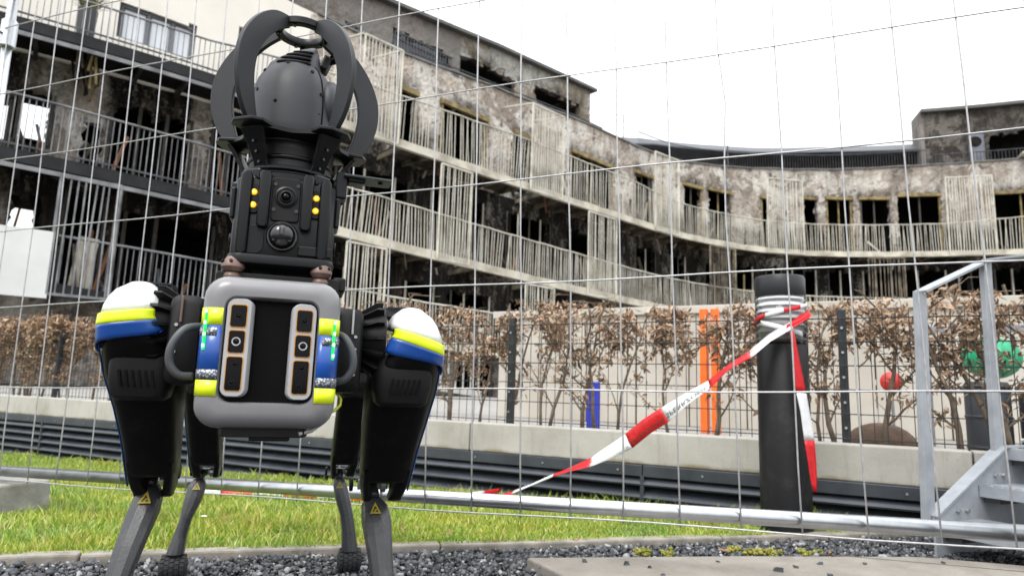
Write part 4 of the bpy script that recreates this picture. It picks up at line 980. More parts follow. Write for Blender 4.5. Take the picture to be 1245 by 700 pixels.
# right-hand penthouse block
RT = lin([47,52,57],[17.35,17.35,17.4])
RH = [hole(1180,1196,168,off=3.0,yb=200), hole(1204,1290,160,off=3.0,yb=200)]
gridwall('penthouse_wall',47.25,SMAX-.1,lambda s: PAR(s)-.3,RT,3.0,RH,burnt('penthouse_scorched',(.07,.063,.056),(.16,.148,.135)),sootfield(RH,lambda s,z: .62 if s > 49 else .4),nz=24)
strip('penthouse_roof',47.1,SMAX-.1,2.7,4.6,lambda s: RT(s),lambda s: RT(s)+.18,bpy.data.materials['roof_edge'])
MB().add([C3(47.25,3.0,PAR(47)-.3),C3(47.25,4.5,PAR(47)-.3),C3(47.25,4.5,17.35),C3(47.25,3.0,17.35)],[(0,1,2,3)]).build('penthouse_end_wall',M_pent,BD).modifiers.new('t','SOLIDIFY').thickness = .2
strip('penthouse_rear',47.3,SMAX-.1,4.4,4.5,lambda s: PAR(s)-.3,RT,M_soot)
q = C3(49.6,2.85,15.0); dm = MB().box(tuple(q),(.75,.10,1.6),(0,0,bang(49.6))).build('burnt_door',pm('door_blue_grey',(.15,.16,.19),(.10,.105,.125),4,.7),BD)
q2 = C3(49.55,2.78,15.35); MB().lathe([(0,-.02),(.30,-.015),(.31,0),(0,.0)],tuple(q2),20,rotm(-Vector((*[np.interp(49.6,CS,CNN[:,k]) for k in (0,1)],0)))).build('burn_hole',M_soot,dm)
MB().bar(C3(51.0,1.2,13.85),C3(56,1.2,13.95),.9,.10).build('pale_canopy',M_fasc,BD)
# mast lines on the roof
for s,h in ((29.4,1.5),): MB().bar(C3(s,1.7,PAR(s)),C3(s,1.7,PAR(s)+h),.05,.05).build('mast',M_dsteel,BD); MB().bar(C3(s,1.7,PAR(s)+h),C3(s-2.4,2.4,PAR(s)+h-.6),.03,.03).build('mast_stay',M_dsteel,BD)
# --- potted grass on the top balcony
s,_ = bld(104,35,.5); q = C3(s,.5,D1(s)+.03)
pp = thing('potted_plant','dark pot with singed yellow-green grass on the upper left balcony','plant',tuple(q))
MB().lathe([(.15,0),(.2,.55),(.22,.95),(.2,.96),(.18,.9)],tuple(q),20).build('pot',pm('dark_pot',(.05,.052,.055),rough=.6),pp,auto=40)
m = MB(); r = random.Random(4)
for k in range(150):
    a = r.uniform(0,6.28); l = r.uniform(.2,.55); sp_ = r.uniform(.1,.42); b0 = Vector(q)+Vector((.12*math.cos(a),.12*math.sin(a),.92)); t1 = b0+Vector((sp_*math.cos(a),sp_*math.sin(a),l)); wv = Vector((-math.sin(a),math.cos(a),0))*.012
    m.add([b0-wv,b0+wv,(b0+t1)/2+wv+Vector((0,0,.08)),(b0+t1)/2-wv+Vector((0,0,.08)),t1],[(0,1,2,3),(3,2,4)])
m.build('leaves',island('dry_grass',[(0,(.10,.12,.03)),(.6,(.22,.21,.06)),(1,(.3,.22,.10))],.8),pp)
# ================================================================== FOUR-LEGGED ROBOT (local frame: x to the viewer's right, y away from the camera, z up)
TH = R_(17); RO = (-.355,.985,0)
RB = thing('robot_dog','black four-legged robot with grey body, blue-yellow-white markings and a black sensor tower','robot',RO,TH)
M_shell = pm('shell_grey',(.185,.185,.192),(.155,.155,.162),6,.36,metal=.0,coat=.3,dust=.28,dustc=(.10,.095,.09),dscale=26,bmp=.05,bscale=500)
M_blk = pm('black_housing',(.0045,.0045,.005),(.003,.003,.0035),12,.40,spec=.22,dust=.045,bmp=.1,bscale=600,bdist=.0004,rvar=.15)
M_blk2 = pm('black_matte',(.006,.006,.007),(.004,.004,.0045),20,.5,spec=.25,bmp=.15,bscale=500,bdist=.0005,rvar=.2)
M_shank = pm('shank_polymer',(.046,.047,.052),(.028,.029,.032),14,.30,dust=.30,bmp=.35,bscale=260,bdist=.0008,rvar=.3)
M_rub = pm('rubber',(.022,.023,.026),(.013,.013,.015),30,.75,bmp=.3,bscale=300)
M_towr = pm('tower_black',(.0045,.0048,.006),(.0033,.0036,.0044),14,.34,spec=.27,bmp=.12,bscale=500,bdist=.0004,rvar=.15)
M_cage = pm('cage_anodised',(.017,.018,.022),(.013,.014,.017),9,.46,spec=.35,rvar=.12)
M_dome = pm('dome_grey',(.034,.035,.042),(.028,.029,.034),7,.5,spec=.4,bmp=.08,bscale=700,bdist=.0003,rvar=.15)
M_wht = pm('white_vinyl',(.80,.81,.82),(.74,.75,.76),9,.28,coat=.4,dust=.14,dscale=22)
M_yelv = pm('yellow_vinyl',(.72,.86,.008),(.62,.75,.008),9,.35,coat=.3,dust=.10,dscale=22)
M_bluv = pm('blue_vinyl',(.010,.075,.36),(.008,.055,.26),9,.3,coat=.3,dust=.08,dscale=22)
M_orng = pm('orange_rim',(.55,.24,.015),(.42,.18,.012),20,.45)
M_bez = pm('bezel_silver',(.38,.38,.39),(.33,.33,.34),15,.32)
M_gls = bpy.data.materials.new('sensor_glass'); t, p = nodes(M_gls); p.inputs['Base Color'].default_value = (.002,.002,.003,1); p.inputs['Roughness'].default_value = .08; p.inputs['Specular IOR Level'].default_value = .18
M_mesh = bpy.data.materials.new('dark_grille'); t, p = nodes(M_mesh); p.inputs['Base Color'].default_value = (.003,.003,.0035,1); p.inputs['Roughness'].default_value = .7; p.inputs['Specular IOR Level'].default_value = .1
p.inputs['Roughness'].default_value = .35
M_cable = pm('grey_cable',(.07,.073,.08),(.055,.058,.064),20,.5)
M_copper = pm('bronze_mount',(.17,.105,.088),(.11,.07,.058),30,.45,metal=.3)
M_led = emit('green_led',(.0,.62,.06),1.0); M_ledw = emit('green_led_core',(.30,1,.36),1.6)
M_amb = emit('amber_led',(.85,.40,.01),.75); M_ambc = emit('amber_led_core',(1,.80,.12),1.3)
M_refl = bpy.data.materials.new('reflective_print'); t, p = nodes(M_refl); v = ocoord(t)
vo = t.nodes.new('ShaderNodeTexVoronoi'); vo.inputs['Scale'].default_value = 330; vo.distance = 'CHEBYCHEV'; t.links.new(v,vo.inputs['Vector'])
t.links.new(ramp(t,vo.outputs['Distance'],[(.30,(.50,.51,.53)),(.36,(.10,.11,.13))]),p.inputs['Base Color']); p.inputs['Roughness'].default_value = .35; p.inputs['Metallic'].default_value = .3
M_screw = pm('screw_steel',(.05,.05,.055),rough=.35,metal=.7)
def rb(m, name, mat, parent=RB, **k): return m.build(name,mat,parent,local=True,**k)
def rrect(w_, h_, r, n=6):                     # rounded rectangle outline (u,v), counter-clockwise
    out = []
    for cx, cy, a0 in ((w_-r,h_-r,0),(-w_+r,h_-r,90),(-w_+r,-h_+r,180),(w_-r,-h_+r,270)):
        for k in range(n+1): a = R_(a0+90*k/n); out.append((cx+r*math.cos(a),cy+r*math.sin(a)))
    return out
YF, ZC, BWD, BHT, BRD, RE = -.142, .530, .0850, .0965, .029, .020
ZT2 = .010                                     # top edge leans back
BX0 = .0065
def bsec(ins, y, dw=0): return [(BX0+u,y,ZC+v) for u,v in rrect(BWD-ins+dw,BHT-ins+dw,max(.006,BRD-ins*.6),6)]
# --- head shell: rounded front ring, recess, then straight body behind
secs = []
hole_ = rrect(.0565,.066,.014,6); hz = .532
BX0 = .0065
secs.append([(BX0+u,YF+.030,hz+v) for u,v in hole_]); secs.append([(BX0+u,YF+.004,hz+v) for u,v in hole_]); secs.append([(BX0+u*1.03,YF+.0005,hz+v*1.03) for u,v in hole_])
for k in range(0,8):
    a = R_(90*k/7); secs.append(bsec(RE*(1-math.sin(a)),YF+RE*(1-math.cos(a))))
for y in (YF+.06,YF+.13,YF+.17): secs.append(bsec(0,y))
shell = rb(MB().loft(secs,cap=False),'head_shell',M_shell,auto=50)
rb(MB().loft([[(BX0+u,YF+.029,hz+v) for u,v in rrect(.06,.07,.014)],[(BX0+u,YF+.05,hz+v) for u,v in rrect(.06,.07,.014)]]),'front_grille',M_mesh,shell)
# torso behind the head
secs = [[(u,y,ZC-.002+v) for u,v in rrect(wd,ht,.026,5)] for y,wd,ht in ((YF+.165,.086,.092),(YF+.20,.083,.088),(.15,.083,.086),(.62,.083,.086),(.82,.080,.084),(.85,.070,.074))]
rb(MB().loft(secs),'torso',M_blk,auto=40)
# stripes wrapped round the two front corners
def stripe(sg, z0, z1, mat, name, a0=.0585, back=.055, eps=.0008):
    path = [(a0,YF)]+[(BWD-RE+RE*math.sin(R_(90*k/8)),YF+RE*(1-math.cos(R_(90*k/8)))) for k in range(9)]+[(BWD,YF+back)]
    nr = [(0,-1)]+[(math.sin(R_(90*k/8)),-math.cos(R_(90*k/8))) for k in range(9)]+[(1,0)]
    V = []; n = len(path)
    for z in (z0,(z0+z1)/2,z1):
        for (x,y),(nx_,ny_) in zip(path,nr): V.append((BX0+sg*(x+nx_*eps),y+ny_*eps,z))
    m = MB().add(V,[(j*n+i,j*n+i+1,(j+1)*n+i+1,(j+1)*n+i) for j in range(2) for i in range(n-1)])
    o = rb(m,name,mat,shell,smooth=True); o.modifiers.new('t','SOLIDIFY').thickness = .0005; return o
for sg in (-1,1):
    dz = 0 if sg < 0 else -.006
    stripe(sg,.5615+dz,.583+dz,M_yelv,'yellow_stripe'); stripe(sg,.493+dz,.561+dz,M_bluv,'blue_stripe'); stripe(sg,.473+dz,.4925+dz,M_yelv,'yellow_stripe')
    stripe(sg,.548+dz,.558+dz,M_refl,'reflective_strip',a0=.064,eps=.0013,back=.03); stripe(sg,.4945+dz,.5055+dz,M_refl,'reflective_strip',a0=.059,eps=.0013,back=.028)
    # LED light bar on the corner
    a = R_(38); x = BX0+sg*(BWD-RE+RE*math.sin(a)); y = YF+RE*(1-math.cos(a)); nx_, ny_ = sg*math.sin(a), -math.cos(a)
    p0 = (x+nx_*.0015,y+ny_*.0015); zz0 = .530+dz
    led = rb(MB().box((p0[0],p0[1],zz0+.026),(.0028,.0022,.052),(0,0,sg*a)),'light_bar',M_led,shell)
    for k in range(4): rb(MB().box((p0[0]+nx_*.001,p0[1]+ny_*.001,zz0+.005+k*.0145),(.0032,.0022,.005),(0,0,sg*a)),'led',M_ledw,led,bevel=.0008)
# --- camera bezels
for sg in (-1,1):
    tilt = sg*R_(9); xc = BX0+sg*.0395; zc = .5345-(.002 if sg > 0 else 0); yb = YF+.001
    Rt = Matrix.Rotation(tilt,3,'Z')
    def bp(u, v, d): q = Rt @ Vector((u,d,v)); return (xc+q.x, yb+q.y, zc+q.z)
    outer = rrect(.0155,.062,.0105,6)
    bz = rb(MB().loft([[bp(u,v,.012) for u,v in outer],[bp(u,v,.0) for u,v in outer],[bp(u*.93,v*.98,-.003) for u,v in outer]]),'camera_bezel',M_bez,auto=40)
    for (vc,hh,hl) in ((.0395,.0145,1),(.007,.0145,2),(-.033,.0215,3)):
        rim = rb(MB().loft([[bp(u,vc+v,-.0028) for u,v in rrect(.0106,hh+.0006,.0035,4)],[bp(u,vc+v,-.0036) for u,v in rrect(.0103,hh+.0003,.0034,4)]]),'orange_rim',M_orng,bz)
        rb(MB().loft([[bp(u,vc+v,-.0034) for u,v in rrect(.0096,hh-.0006,.003,4)],[bp(u,vc+v,-.0041) for u,v in rrect(.0094,hh-.0008,.003,4)]]),'sensor_window',M_gls,bz)
        lens = [(0,0,.0055)] if hl == 2 else ([(.001,.012,.0035),(-.001,-.011,.0035)] if hl == 3 else [(0,.0,.004)])
        for (lu,lvv,lr) in lens:
            q = Vector(bp(lu,vc+lvv,-.0041)); dn = (Rt @ Vector((0,-1,0)))
            rg_ = rb(MB().lathe([(lr,0),(lr,.0012),(lr*.75,.0012),(lr*.7,.0002)],q,18,rotm(dn)),'lens_ring',M_bez if hl == 2 else M_blk2,bz,auto=40)
            rb(MB().lathe([(lr*.7,.0003),(lr*.4,.0008),(0,.001)],q,16,rotm(dn)),'lens',M_gls,rg_,smooth=True)
# --- underside pieces
rb(MB().loft([[(BX0+u,y,.431+v) for u,v in rrect(w_,.009,.004,3)] for y,w_ in ((YF+.02,.050),(YF+.03,.054),(YF+.22,.054))]),'chin_plate',M_blk2,bevel=.001)
rb(MB().box((.014,YF+.05,.421),(.05,.05,.008)),'underside_sensor',M_blk2,bevel=.002)
rb(MB().tube([(.05,YF+.02,.427),(.066,YF+.03,.431),(.079,YF+.035,.441)],.003,6),'cable_clip',M_bez,smooth=True)
# --- side cables looping from head to hip
for sg in (-1,1):
    pts = [(sg*.085,YF+.055,.562),(sg*.100,YF+.035,.556),(sg*.112,YF+.030,.535),(sg*.113,YF+.032,.513),(sg*.102,YF+.036,.498),(sg*.085,YF+.045,.497)]
    P3 = []
    for i in range(len(pts)-1):
        for u in np.linspace(0,1,6,endpoint=False):
            a_, b_, c_, d_ = (Vector(pts[max(0,min(len(pts)-1,k))]) for k in (i-1,i,i+1,i+2))
            P3.append(.5*((2*b_)+(c_-a_)*u+(2*a_-5*b_+4*c_-d_)*u*u+(3*b_-a_-3*c_+d_)*u**3))
    rb(MB().tube(P3,.0052,10),'cable',M_cable,smooth=True)
    if sg > 0: rb(MB().tube([(.088,YF+.10,.484),(.098,YF+.095,.480),(.104,YF+.09,.472),(.103,YF+.085,.463),(.096,YF+.08,.456),(.086,YF+.075,.452)],.0022,6),'thin_cable',pm('yellow_cable',(.45,.5,.03),rough=.5),smooth=True)
# --- legs
def sup(cx, cy, hw, hd, z, n=36, e=3.6, ox=0, f0=0, f1=2*math.pi, tilt=0):
    out = []
    N = n if abs(f1-f0-2*math.pi) < 1e-6 else n+1
    for k in range(N):
        a = f0+(f1-f0)*k/n; c_, s_ = math.cos(a), math.sin(a)
        out.append((cx+(hw+ox)*math.copysign(abs(c_)**(2/e),c_), cy+(hd+ox)*math.copysign(abs(s_)**(2/e),s_), z-tilt*s_))
    return out
def interp_sec(T, z):
    zs = [t_[0] for t_ in T][::-1]; return [np.interp(z,zs,[t_[k] for t_ in T][::-1]) for k in (1,2,3,4)]
def leg(sg, T, hipy, hipz, hubx, shank, knee, foot, rear, vis_cover=True):
    """T: (z, x_outer, x_inner, y_centre, half_depth) from top to bottom; x given as positive distances"""
    T = [(z,sg*(xo+xi)/2,(xo-xi)/2,yc,hd) for z,xo,xi,yc,hd in T]
    zc_ = T[-1][0]+.036                        # the solid thigh ends here; two cheeks reach down past the knee
    Tt = [t_ for t_ in T if t_[0] > zc_+.004]; Tt.append((zc_,*interp_sec(T,zc_))); Tt.append((zc_-.006,interp_sec(T,zc_)[0],interp_sec(T,zc_)[1]*.9,interp_sec(T,zc_)[2],interp_sec(T,zc_)[3]*.85))
    inn = .006 if vis_cover else 0
    th = rb(MB().loft([sup(cx,cy,hw-inn*min(1,max(0,(z-.53)/.02)),hd-inn*min(1,max(0,(z-.53)/.02)),z-inn*.5) for z,cx,hw,cy,hd in Tt]),'thigh',M_blk,auto=55)
    zk = T[-1][0]
    # knee fork: two cheeks below the thigh and the pivot between them
    kx, ky, kz = knee
    for s2, wd_ in ((sg,.0115),(-sg,.0075)):
        S_c = []
        for z_, k_ in ((zc_+.012,1),(zc_-.012,1),(zc_-.030,.97),(zc_-.040,.85),(zc_-.045,.6)):
            cx, hw, cy, hd = interp_sec(T,max(z_,T[-1][0])); xe = cx+s2*(hw-wd_-.0012)
            S_c.append(sup(xe,cy,wd_,hd*k_*.96,z_,24,3.6))
        rb(MB().loft(S_c),'knee_cheek',M_blk,th,auto=50)
        q = Vector((kx+s2*(.030 if s2 == sg else .034),ky,kz)); rb(MB().cyl(q,q+Vector((s2*.006,0,0)),.012,14,.001),'pivot_cap',M_blk2,th)
    rb(MB().cyl((kx-.026,ky-.004,kz),(kx+.026,ky-.004,kz),.009,12),'knee_pin',M_bez,th,smooth=False)
    for s2 in (-1,1): rb(MB().cyl((kx+s2*.017-.004,ky-.012,kz),(kx+s2*.017+.004,ky-.012,kz),.0125,14),'knee_bearing',pm('knee_steel',(.45,.45,.46),rough=.3,metal=.8) if 'knee_steel' not in bpy.data.materials else bpy.data.materials['knee_steel'],th)
    if vis_cover:
        # painted cover over the hip: white, yellow, blue bands, then a thin edge down the outer side
        def patch(z0, z1, ox, f0, f1, mat, name, nz=6, lowf=None, n=28):
            S = []
            for k in range(nz+1):
                z = z1+(z0-z1)*k/nz; cx, hw, cy, hd = interp_sec(T,z)
                S.append([(x_,y_,z_-tl_*sg*(x_-cx)*min(1,max(0,(z_-.52)/.03))) for x_,y_,z_ in sup(cx,cy,hw,hd,z,n,3.2,ox,f0,f1)])
            if lowf:
                S[-1] = [(x_,y_,z_+lowf(i/n)) for i,(x_,y_,z_) in enumerate(S[-1])]
            o = rb(MB().loft(S,cap=False,close=False),name,mat,th,smooth=True)
            sd = o.modifiers.new('t','SOLIDIFY'); sd.thickness = .0022; sd.offset = 1; return o
        if sg < 0: f0, f1 = R_(120), R_(318)
        else: f0, f1 = R_(222), R_(420)
        topz = T[0][0]; tl_ = .16 if sg < 0 else .30
        zw, zy, zb = (.580,.5655,.5445) if not rear else (.575,.56,.54)
        if sg > 0: zw, zy, zb = zw-.013, zy-.013, zb-.013
        cap_ = [(z,*interp_sec(T,z)) for z in (zw,zw+.012,zw+.024,zw+.034,topz-.002)]
        secs_ = [[(x_,y_,z_-tl_*sg*(x_-cx)*(1-k_/4)) for x_,y_,z_ in sup(cx,cy,hw,hd,z,40,3.0,.0035)] for k_,(z,cx,hw,cy,hd) in enumerate(cap_)]
        z,cx,hw,cy,hd = cap_[-1]; secs_.append(sup(cx,cy,hw*.8,hd*.8,topz+.004,40,2.6)); secs_.append(sup(cx,cy,hw*.35,hd*.35,topz+.0065,40,2.2))
        rb(MB().loft(secs_),'white_hip_cover',M_wht,th,smooth=True)
        patch(zy,zw,.0036,f0,f1,M_yelv,'yellow_band'); patch(zb,zy,.0036,f0,f1,M_bluv,'blue_band',lowf=lambda u: (.010*abs(2*u-1)**2 if True else 0)-(.016*math.exp(-(((u if sg<0 else 1-u)-.28)/.14)**2)))
        if sg < 0: e0, e1, e2 = R_(160), R_(184), R_(206)
        else: e0, e1, e2 = R_(334), R_(356), R_(380)
        if sg < 0: patch(zk+.01,zb,.0016,e1,e2,M_bluv,'blue_edge',16,n=6); patch(zk+.01,zb,.0020,e0,e1,M_wht,'white_edge',16,n=6)
        else: patch(zk+.01,zb,.0016,e0,e1,M_bluv,'blue_edge',16,n=6); patch(zk+.01,zb,.0020,e1,e2,M_wht,'white_edge',16,n=6)
        # motor housing bulge below the cover, with vent slots
        cx, hw, cy, hd = interp_sec(T,.51)
        ms_ = [sup(cx-sg*.006,cy-hd*.62,hw*k,.034*k2,z,28,4.2) for z,k,k2 in ((.545,.72,.5),(.538,.82,.9),(.52,.86,1.0),(.49,.84,1.0),(.468,.74,.85),(.462,.6,.5))]
        mh = rb(MB().loft(ms_),'motor_housing',M_blk2,th,auto=45)
        for k in range(6): rb(MB().box((cx-sg*.004+(-.02+k*.008),cy-hd*.62-.0345,.492),(.003,.004,.022),(0,.18*sg,0)),'vent_slot',M_mesh,mh)
        # rubber strap over the top
        cx, hw, cy, hd = interp_sec(T,.60)
        sx = sg*(abs(cx)-.018)
        for k in range(1):
            P3 = [(sx,cy+.020+.06*u,topz-.004+.010*math.sin(math.pi*min(1,max(0,u)))) for u in np.linspace(0,1,10)]
            m = MB()
            for i,(x_,y_,z_) in enumerate(P3):
                pass
            m.loft([[(x_-.019,y_,z_-.003),(x_+.019,y_,z_-.003),(x_+.019,y_,z_+.004),(x_-.019,y_,z_+.004)] for x_,y_,z_ in P3])
            st = rb(m,'rubber_strap',M_rub,th,smooth=False)
            for i in range(13): rb(MB().box((sx-.018+i*.003,cy+.035,topz+.0075),(.0014,.04,.003)),'strap_rib',M_rub,st)
    # ribbed drive cone between cover and hip (axis along x)
    dcx = sg*(abs(hubx)+.012)
    ax0 = Vector((sg*(abs(hubx)-.040),hipy,hipz)); ax1 = Vector((sg*(abs(hubx)+.022),hipy,hipz))
    cone = rb(MB().lathe([(.030,0),(.034,.006),(.036,.02),(.040,.034),(.048,.055),(.049,.062)],ax0,28,rotm(ax1-ax0)),'drive_cone',M_blk2,auto=30)
    for k in range(14):
        a = 2*math.pi*k/14; d_ = Vector((0,math.cos(a),math.sin(a))); tg = Vector((0,-math.sin(a),math.cos(a)))*.0022; sx_ = Vector((sg,0,0))
        tri = [ax0+sx_*.012+d_*.034, ax0+sx_*.058+d_*.034, ax0+sx_*.058+d_*.058, ax0+sx_*.048+d_*.058]
        rb(MB().prism([q-tg for q in tri],tg*2),'fin',M_blk2,cone)
    # hip roll housing beside the body (axis along y)
    hb = rb(MB().loft([[(sg*.108+u,y_,hipz-.020+v) for u,v in rrect(.021*k,.062*k,.012,4)] for y_,k in ((hipy-.062,.82),(hipy-.056,.97),(hipy-.02,1),(hipy+.07,1),(hipy+.078,.85))]),'hip_housing',M_blk2,auto=45)
    rb(MB().box((sg*.113,hipy-.0645,hipz+.020),(.003,.004,.036)),'bright_edge_plate',M_copper if sg < 0 else M_bez,hb,bevel=.0008)
    for k in range(4): q = Vector((sg*.118,hipy-.0615,hipz-.055+k*.018)); rb(MB().cyl(q,q+Vector((0,-.003,0)),.0024,8),'screw',M_bez,hb)
    rb(MB().cyl((sg*(abs(hubx)-.030),hipy,hipz),(sg*(abs(hubx)-.018),hipy,hipz),.040,24,.002),'hip_ring',M_blk,hb,auto=40)
    # shank: faceted, curved
    S = []
    for (x_,y_,z_,hw,hd) in shank:
        S.append([(x_+a_*hw,y_+b_*hd,z_) for a_,b_ in ((-.30,-1),(.30,-1),(.86,-.62),(1,.1),(.75,.9),(0,1.0),(-.75,.9),(-1,.1),(-.86,-.62))])
    sk = rb(MB().loft(S),'shank',M_shank,bevel=.0028,auto=26,seg=3)
    # knuckle neck up to the pin
    x0,y0,z0,hw0,hd0 = shank[0]
    rb(MB().loft([sup(kx,ky-.004,.0085,.010,kz+.006,16,3),sup(kx,ky-.004,.0085,.012,kz-.004,16,3),sup((kx+x0)/2,(ky+y0)/2-.004,.0095,.012,(kz+z0)/2,16,3),sup(x0,y0,hw0*.8,hd0,z0+.001,16,3)]),'knuckle',M_shank,sk,smooth=True)
    # warning triangle sticker
    i = 1; x1,y1,z1,hw1,hd1 = shank[1]
    f = .55 if not rear else .6
    tz = z0-.016; hwt = .0095; bx = x0+(x1-x0)*.5; by = min(y0-hd0,y1-hd1)-.0012
    sl_ = (y1-hd1-(y0-hd0))/(z1-z0)
    def tp_(u, v, e=0): return (bx+u,(y0-hd0)+sl_*(tz+v-z0)-.0016-e,tz+v)
    tri_ = MB().add([tp_(-hwt,-.007),tp_(hwt,-.007),tp_(0,.0095)],[(0,1,2)]); to = rb(tri_,'warning_sticker',pm('warning_yellow',(.38,.29,.03),rough=.4) if 'warning_yellow' not in bpy.data.materials else bpy.data.materials['warning_yellow'],sk); to.modifiers.new('t','SOLIDIFY').thickness = .0006
    k7 = .72
    sy = MB().add([tp_(-.0075*k7,-.0062*k7,.0009),tp_(-.004*k7,-.0062*k7,.0009),tp_(.001*k7,.001*k7,.0009),tp_(-.001*k7,.0035*k7,.0009)],[(0,1,2,3)]).add([tp_(.001*k7,-.0062*k7,.0009),tp_(.0075*k7,-.0062*k7,.0009),tp_(.0045*k7,-.002*k7,.0009),tp_(.002*k7,-.0035*k7,.0009)],[(0,1,2,3)]).add([tp_(-.003*k7,.002*k7,.0009),tp_(.003*k7,-.001*k7,.0009),tp_(.0035*k7,.001*k7,.0009),tp_(-.0005*k7,.0055*k7,.0009)],[(0,1,2,3)])
    rb(sy,'warning_symbol',bpy.data.materials['tape_print'],sk)
    # foot with tread blocks
    fx, fy = foot; fr_ = .032 if rear else .027
    M3 = Matrix.Rotation(R_(90),3,'Y')
    fo = rb(MB().lathe([(0,-fr_*1.04),(fr_*.55,-fr_*1.0),(fr_*.8,-fr_*.85),(fr_*.92,-fr_*.4),(fr_*.95,0),(fr_*.92,fr_*.4),(fr_*.8,fr_*.85),(fr_*.55,fr_*1.0),(0,fr_*1.04)],(fx,fy,fr_*.97-.004),24,M3),'foot',M_rub,smooth=True)
    for i in range(5):
        xo = (-2+i)*fr_*.36
        for k in range(18):
            a = 2*math.pi*k/18+.17*(i%2); rr_2 = fr_*(.97-.05*abs(i-2)); q = Vector((fx+xo,fy+rr_2*math.cos(a),fr_*.97-.004+rr_2*math.sin(a)))
            rb(MB().box(q,(fr_*.28,fr_*.13,fr_*.25),(a,0,0)),'tread_block',M_rub,fo)
FLT = [(.622,.194,.164,.01,.018),(.616,.203,.157,.008,.038),(.604,.210,.152,.004,.051),(.588,.215,.148,.0,.060),(.570,.2165,.146,.002,.064),(.548,.217,.132,.010,.066),(.535,.2175,.122,.018,.064),(.50,.2175,.120,.048,.060),(.45,.208,.122,.085,.054),(.40,.202,.126,.122,.048),(.35,.200,.130,.158,.042),(.325,.199,.133,.178,.038),(.316,.195,.137,.185,.032)]
def mir(T, d=0.0, dz=0.0, k=1.0): return [(z+dz,xo+d,xi+d,yc,hd) for z,xo,xi,yc,hd in T]
# shank rows: x, y, z, half width, half depth
leg(-1,FLT,0.0,.566,.137,[(-.172,.184,.324,.0125,.015),(-.171,.176,.310,.0205,.021),(-.175,.164,.285,.0235,.026),(-.184,.140,.240,.0210,.024),(-.193,.108,.180,.0175,.022),(-.199,.075,.110,.0150,.019),(-.202,.045,.045,.0165,.018)],(-.172,.195,.343),(-.203,.036),False)
FRT = [(z-.012,xo+.026+.010*k_,xi+.026,yc,hd) for (z,xo,xi,yc,hd),k_ in zip(FLT,(.2,.4,.6,.8,.9,.9,.95,1.1,1.5,1.5,1.4,1.3,1.2))]
leg(1,FRT,0.0,.562,.142,[(.184,.184,.301,.0125,.015),(.186,.176,.287,.0225,.021),(.190,.164,.262,.0260,.026),(.196,.140,.215,.0215,.024),(.202,.108,.160,.0180,.022),(.206,.075,.10,.0155,.019),(.207,.045,.045,.0165,.018)],(.182,.195,.320),(.208,.036),False)
RLT = [(.61,.205,.165,.70,.03),(.59,.222,.155,.70,.05),(.55,.228,.145,.70,.062),(.52,.226,.138,.72,.06),(.45,.222,.138,.76,.055),(.36,.216,.137,.82,.048),(.27,.210,.136,.885,.04),(.255,.206,.14,.895,.034)]
leg(-1,RLT,.70,.55,.140,[(-.190,.905,.240,.0125,.016),(-.193,.900,.222,.0225,.021),(-.200,.895,.185,.0215,.022),(-.210,.890,.145,.0150,.020),(-.219,.886,.105,.0165,.019),(-.227,.884,.058,.0215,.022)],(-.178,.91,.258),(-.229,.89),True)
leg(1,mir(RLT,.0),.70,.55,.140,[(.165,.905,.240,.0125,.016),(.168,.900,.222,.0185,.021),(.178,.895,.185,.0205,.022),(.190,.890,.145,.0180,.020),(.198,.886,.105,.0185,.019),(.205,.884,.050,.0225,.022)],(.166,.91,.258),(.206,.89),True)
# ------------------------------------------------------------------ sensor tower
TX, TY = .004, .085                            # axis of the tower
# mounting rails and bronze vibration mounts
rb(MB().loft([[(TX+u,y_,.642+v) for u,v in rrect(.088,.010,.004,3)] for y_ in (.0,.004,.16,.164)]),'mounting_plate',M_blk2,bevel=.0015)
rb(MB().box((.092,.05,.646),(.02,.08,.022)),'mounting_block',M_blk2,bevel=.003)
for x_,y_ in ((-.062,.004),(.064,.004),(-.062,.16),(.064,.16)):
    mo = rb(MB().lathe([(.008,.652),(.012,.653),(.0165,.659),(.0165,.662),(.012,.671),(.009,.675)],(x_,y_,0),20),'vibration_mount',M_copper,auto=30)
    for k in range(6):
        a = 2*math.pi*k/6+.4; q = Vector((x_+.0142*math.cos(a),y_+.0142*math.sin(a),.6665)); rb(MB().cyl(q,q+Vector((math.cos(a),math.sin(a),.55))*.0022,.0027,8),'mount_hole',M_mesh,mo)
    rb(MB().lathe([(.012,.640),(.013,.646),(.009,.653)],(x_,y_,0),14),'mount_foot',M_copper,mo,smooth=True)
tw_ = rb(MB().loft([[(TX+u,TY-.012+v,z) for u,v in rrect(.078*k,.082*k,.022,5)] for z,k in ((.664,.93),(.667,.99),(.674,1),(.680,.98))]),'tower_foot',M_towr,auto=40)
def octo(k, z, r=.076, dpt=.080, ch=.024, cx=TX, cy=TY):
    pts = [(-r+ch,-dpt),(r-ch,-dpt),(r,-dpt+ch),(r,dpt-ch),(r-ch,dpt),(-r+ch,dpt),(-r,dpt-ch),(-r,-dpt+ch)]
    return [(cx+u*k,cy+v*k,z) for u,v in pts]
hs = rb(MB().loft([octo(.98,.678),octo(1,.684),octo(1,.738),octo(.985,.742),octo(.985,.800),octo(.96,.806)]),'tower_housing',M_towr,bevel=.0025,auto=30)
YT = TY-.080
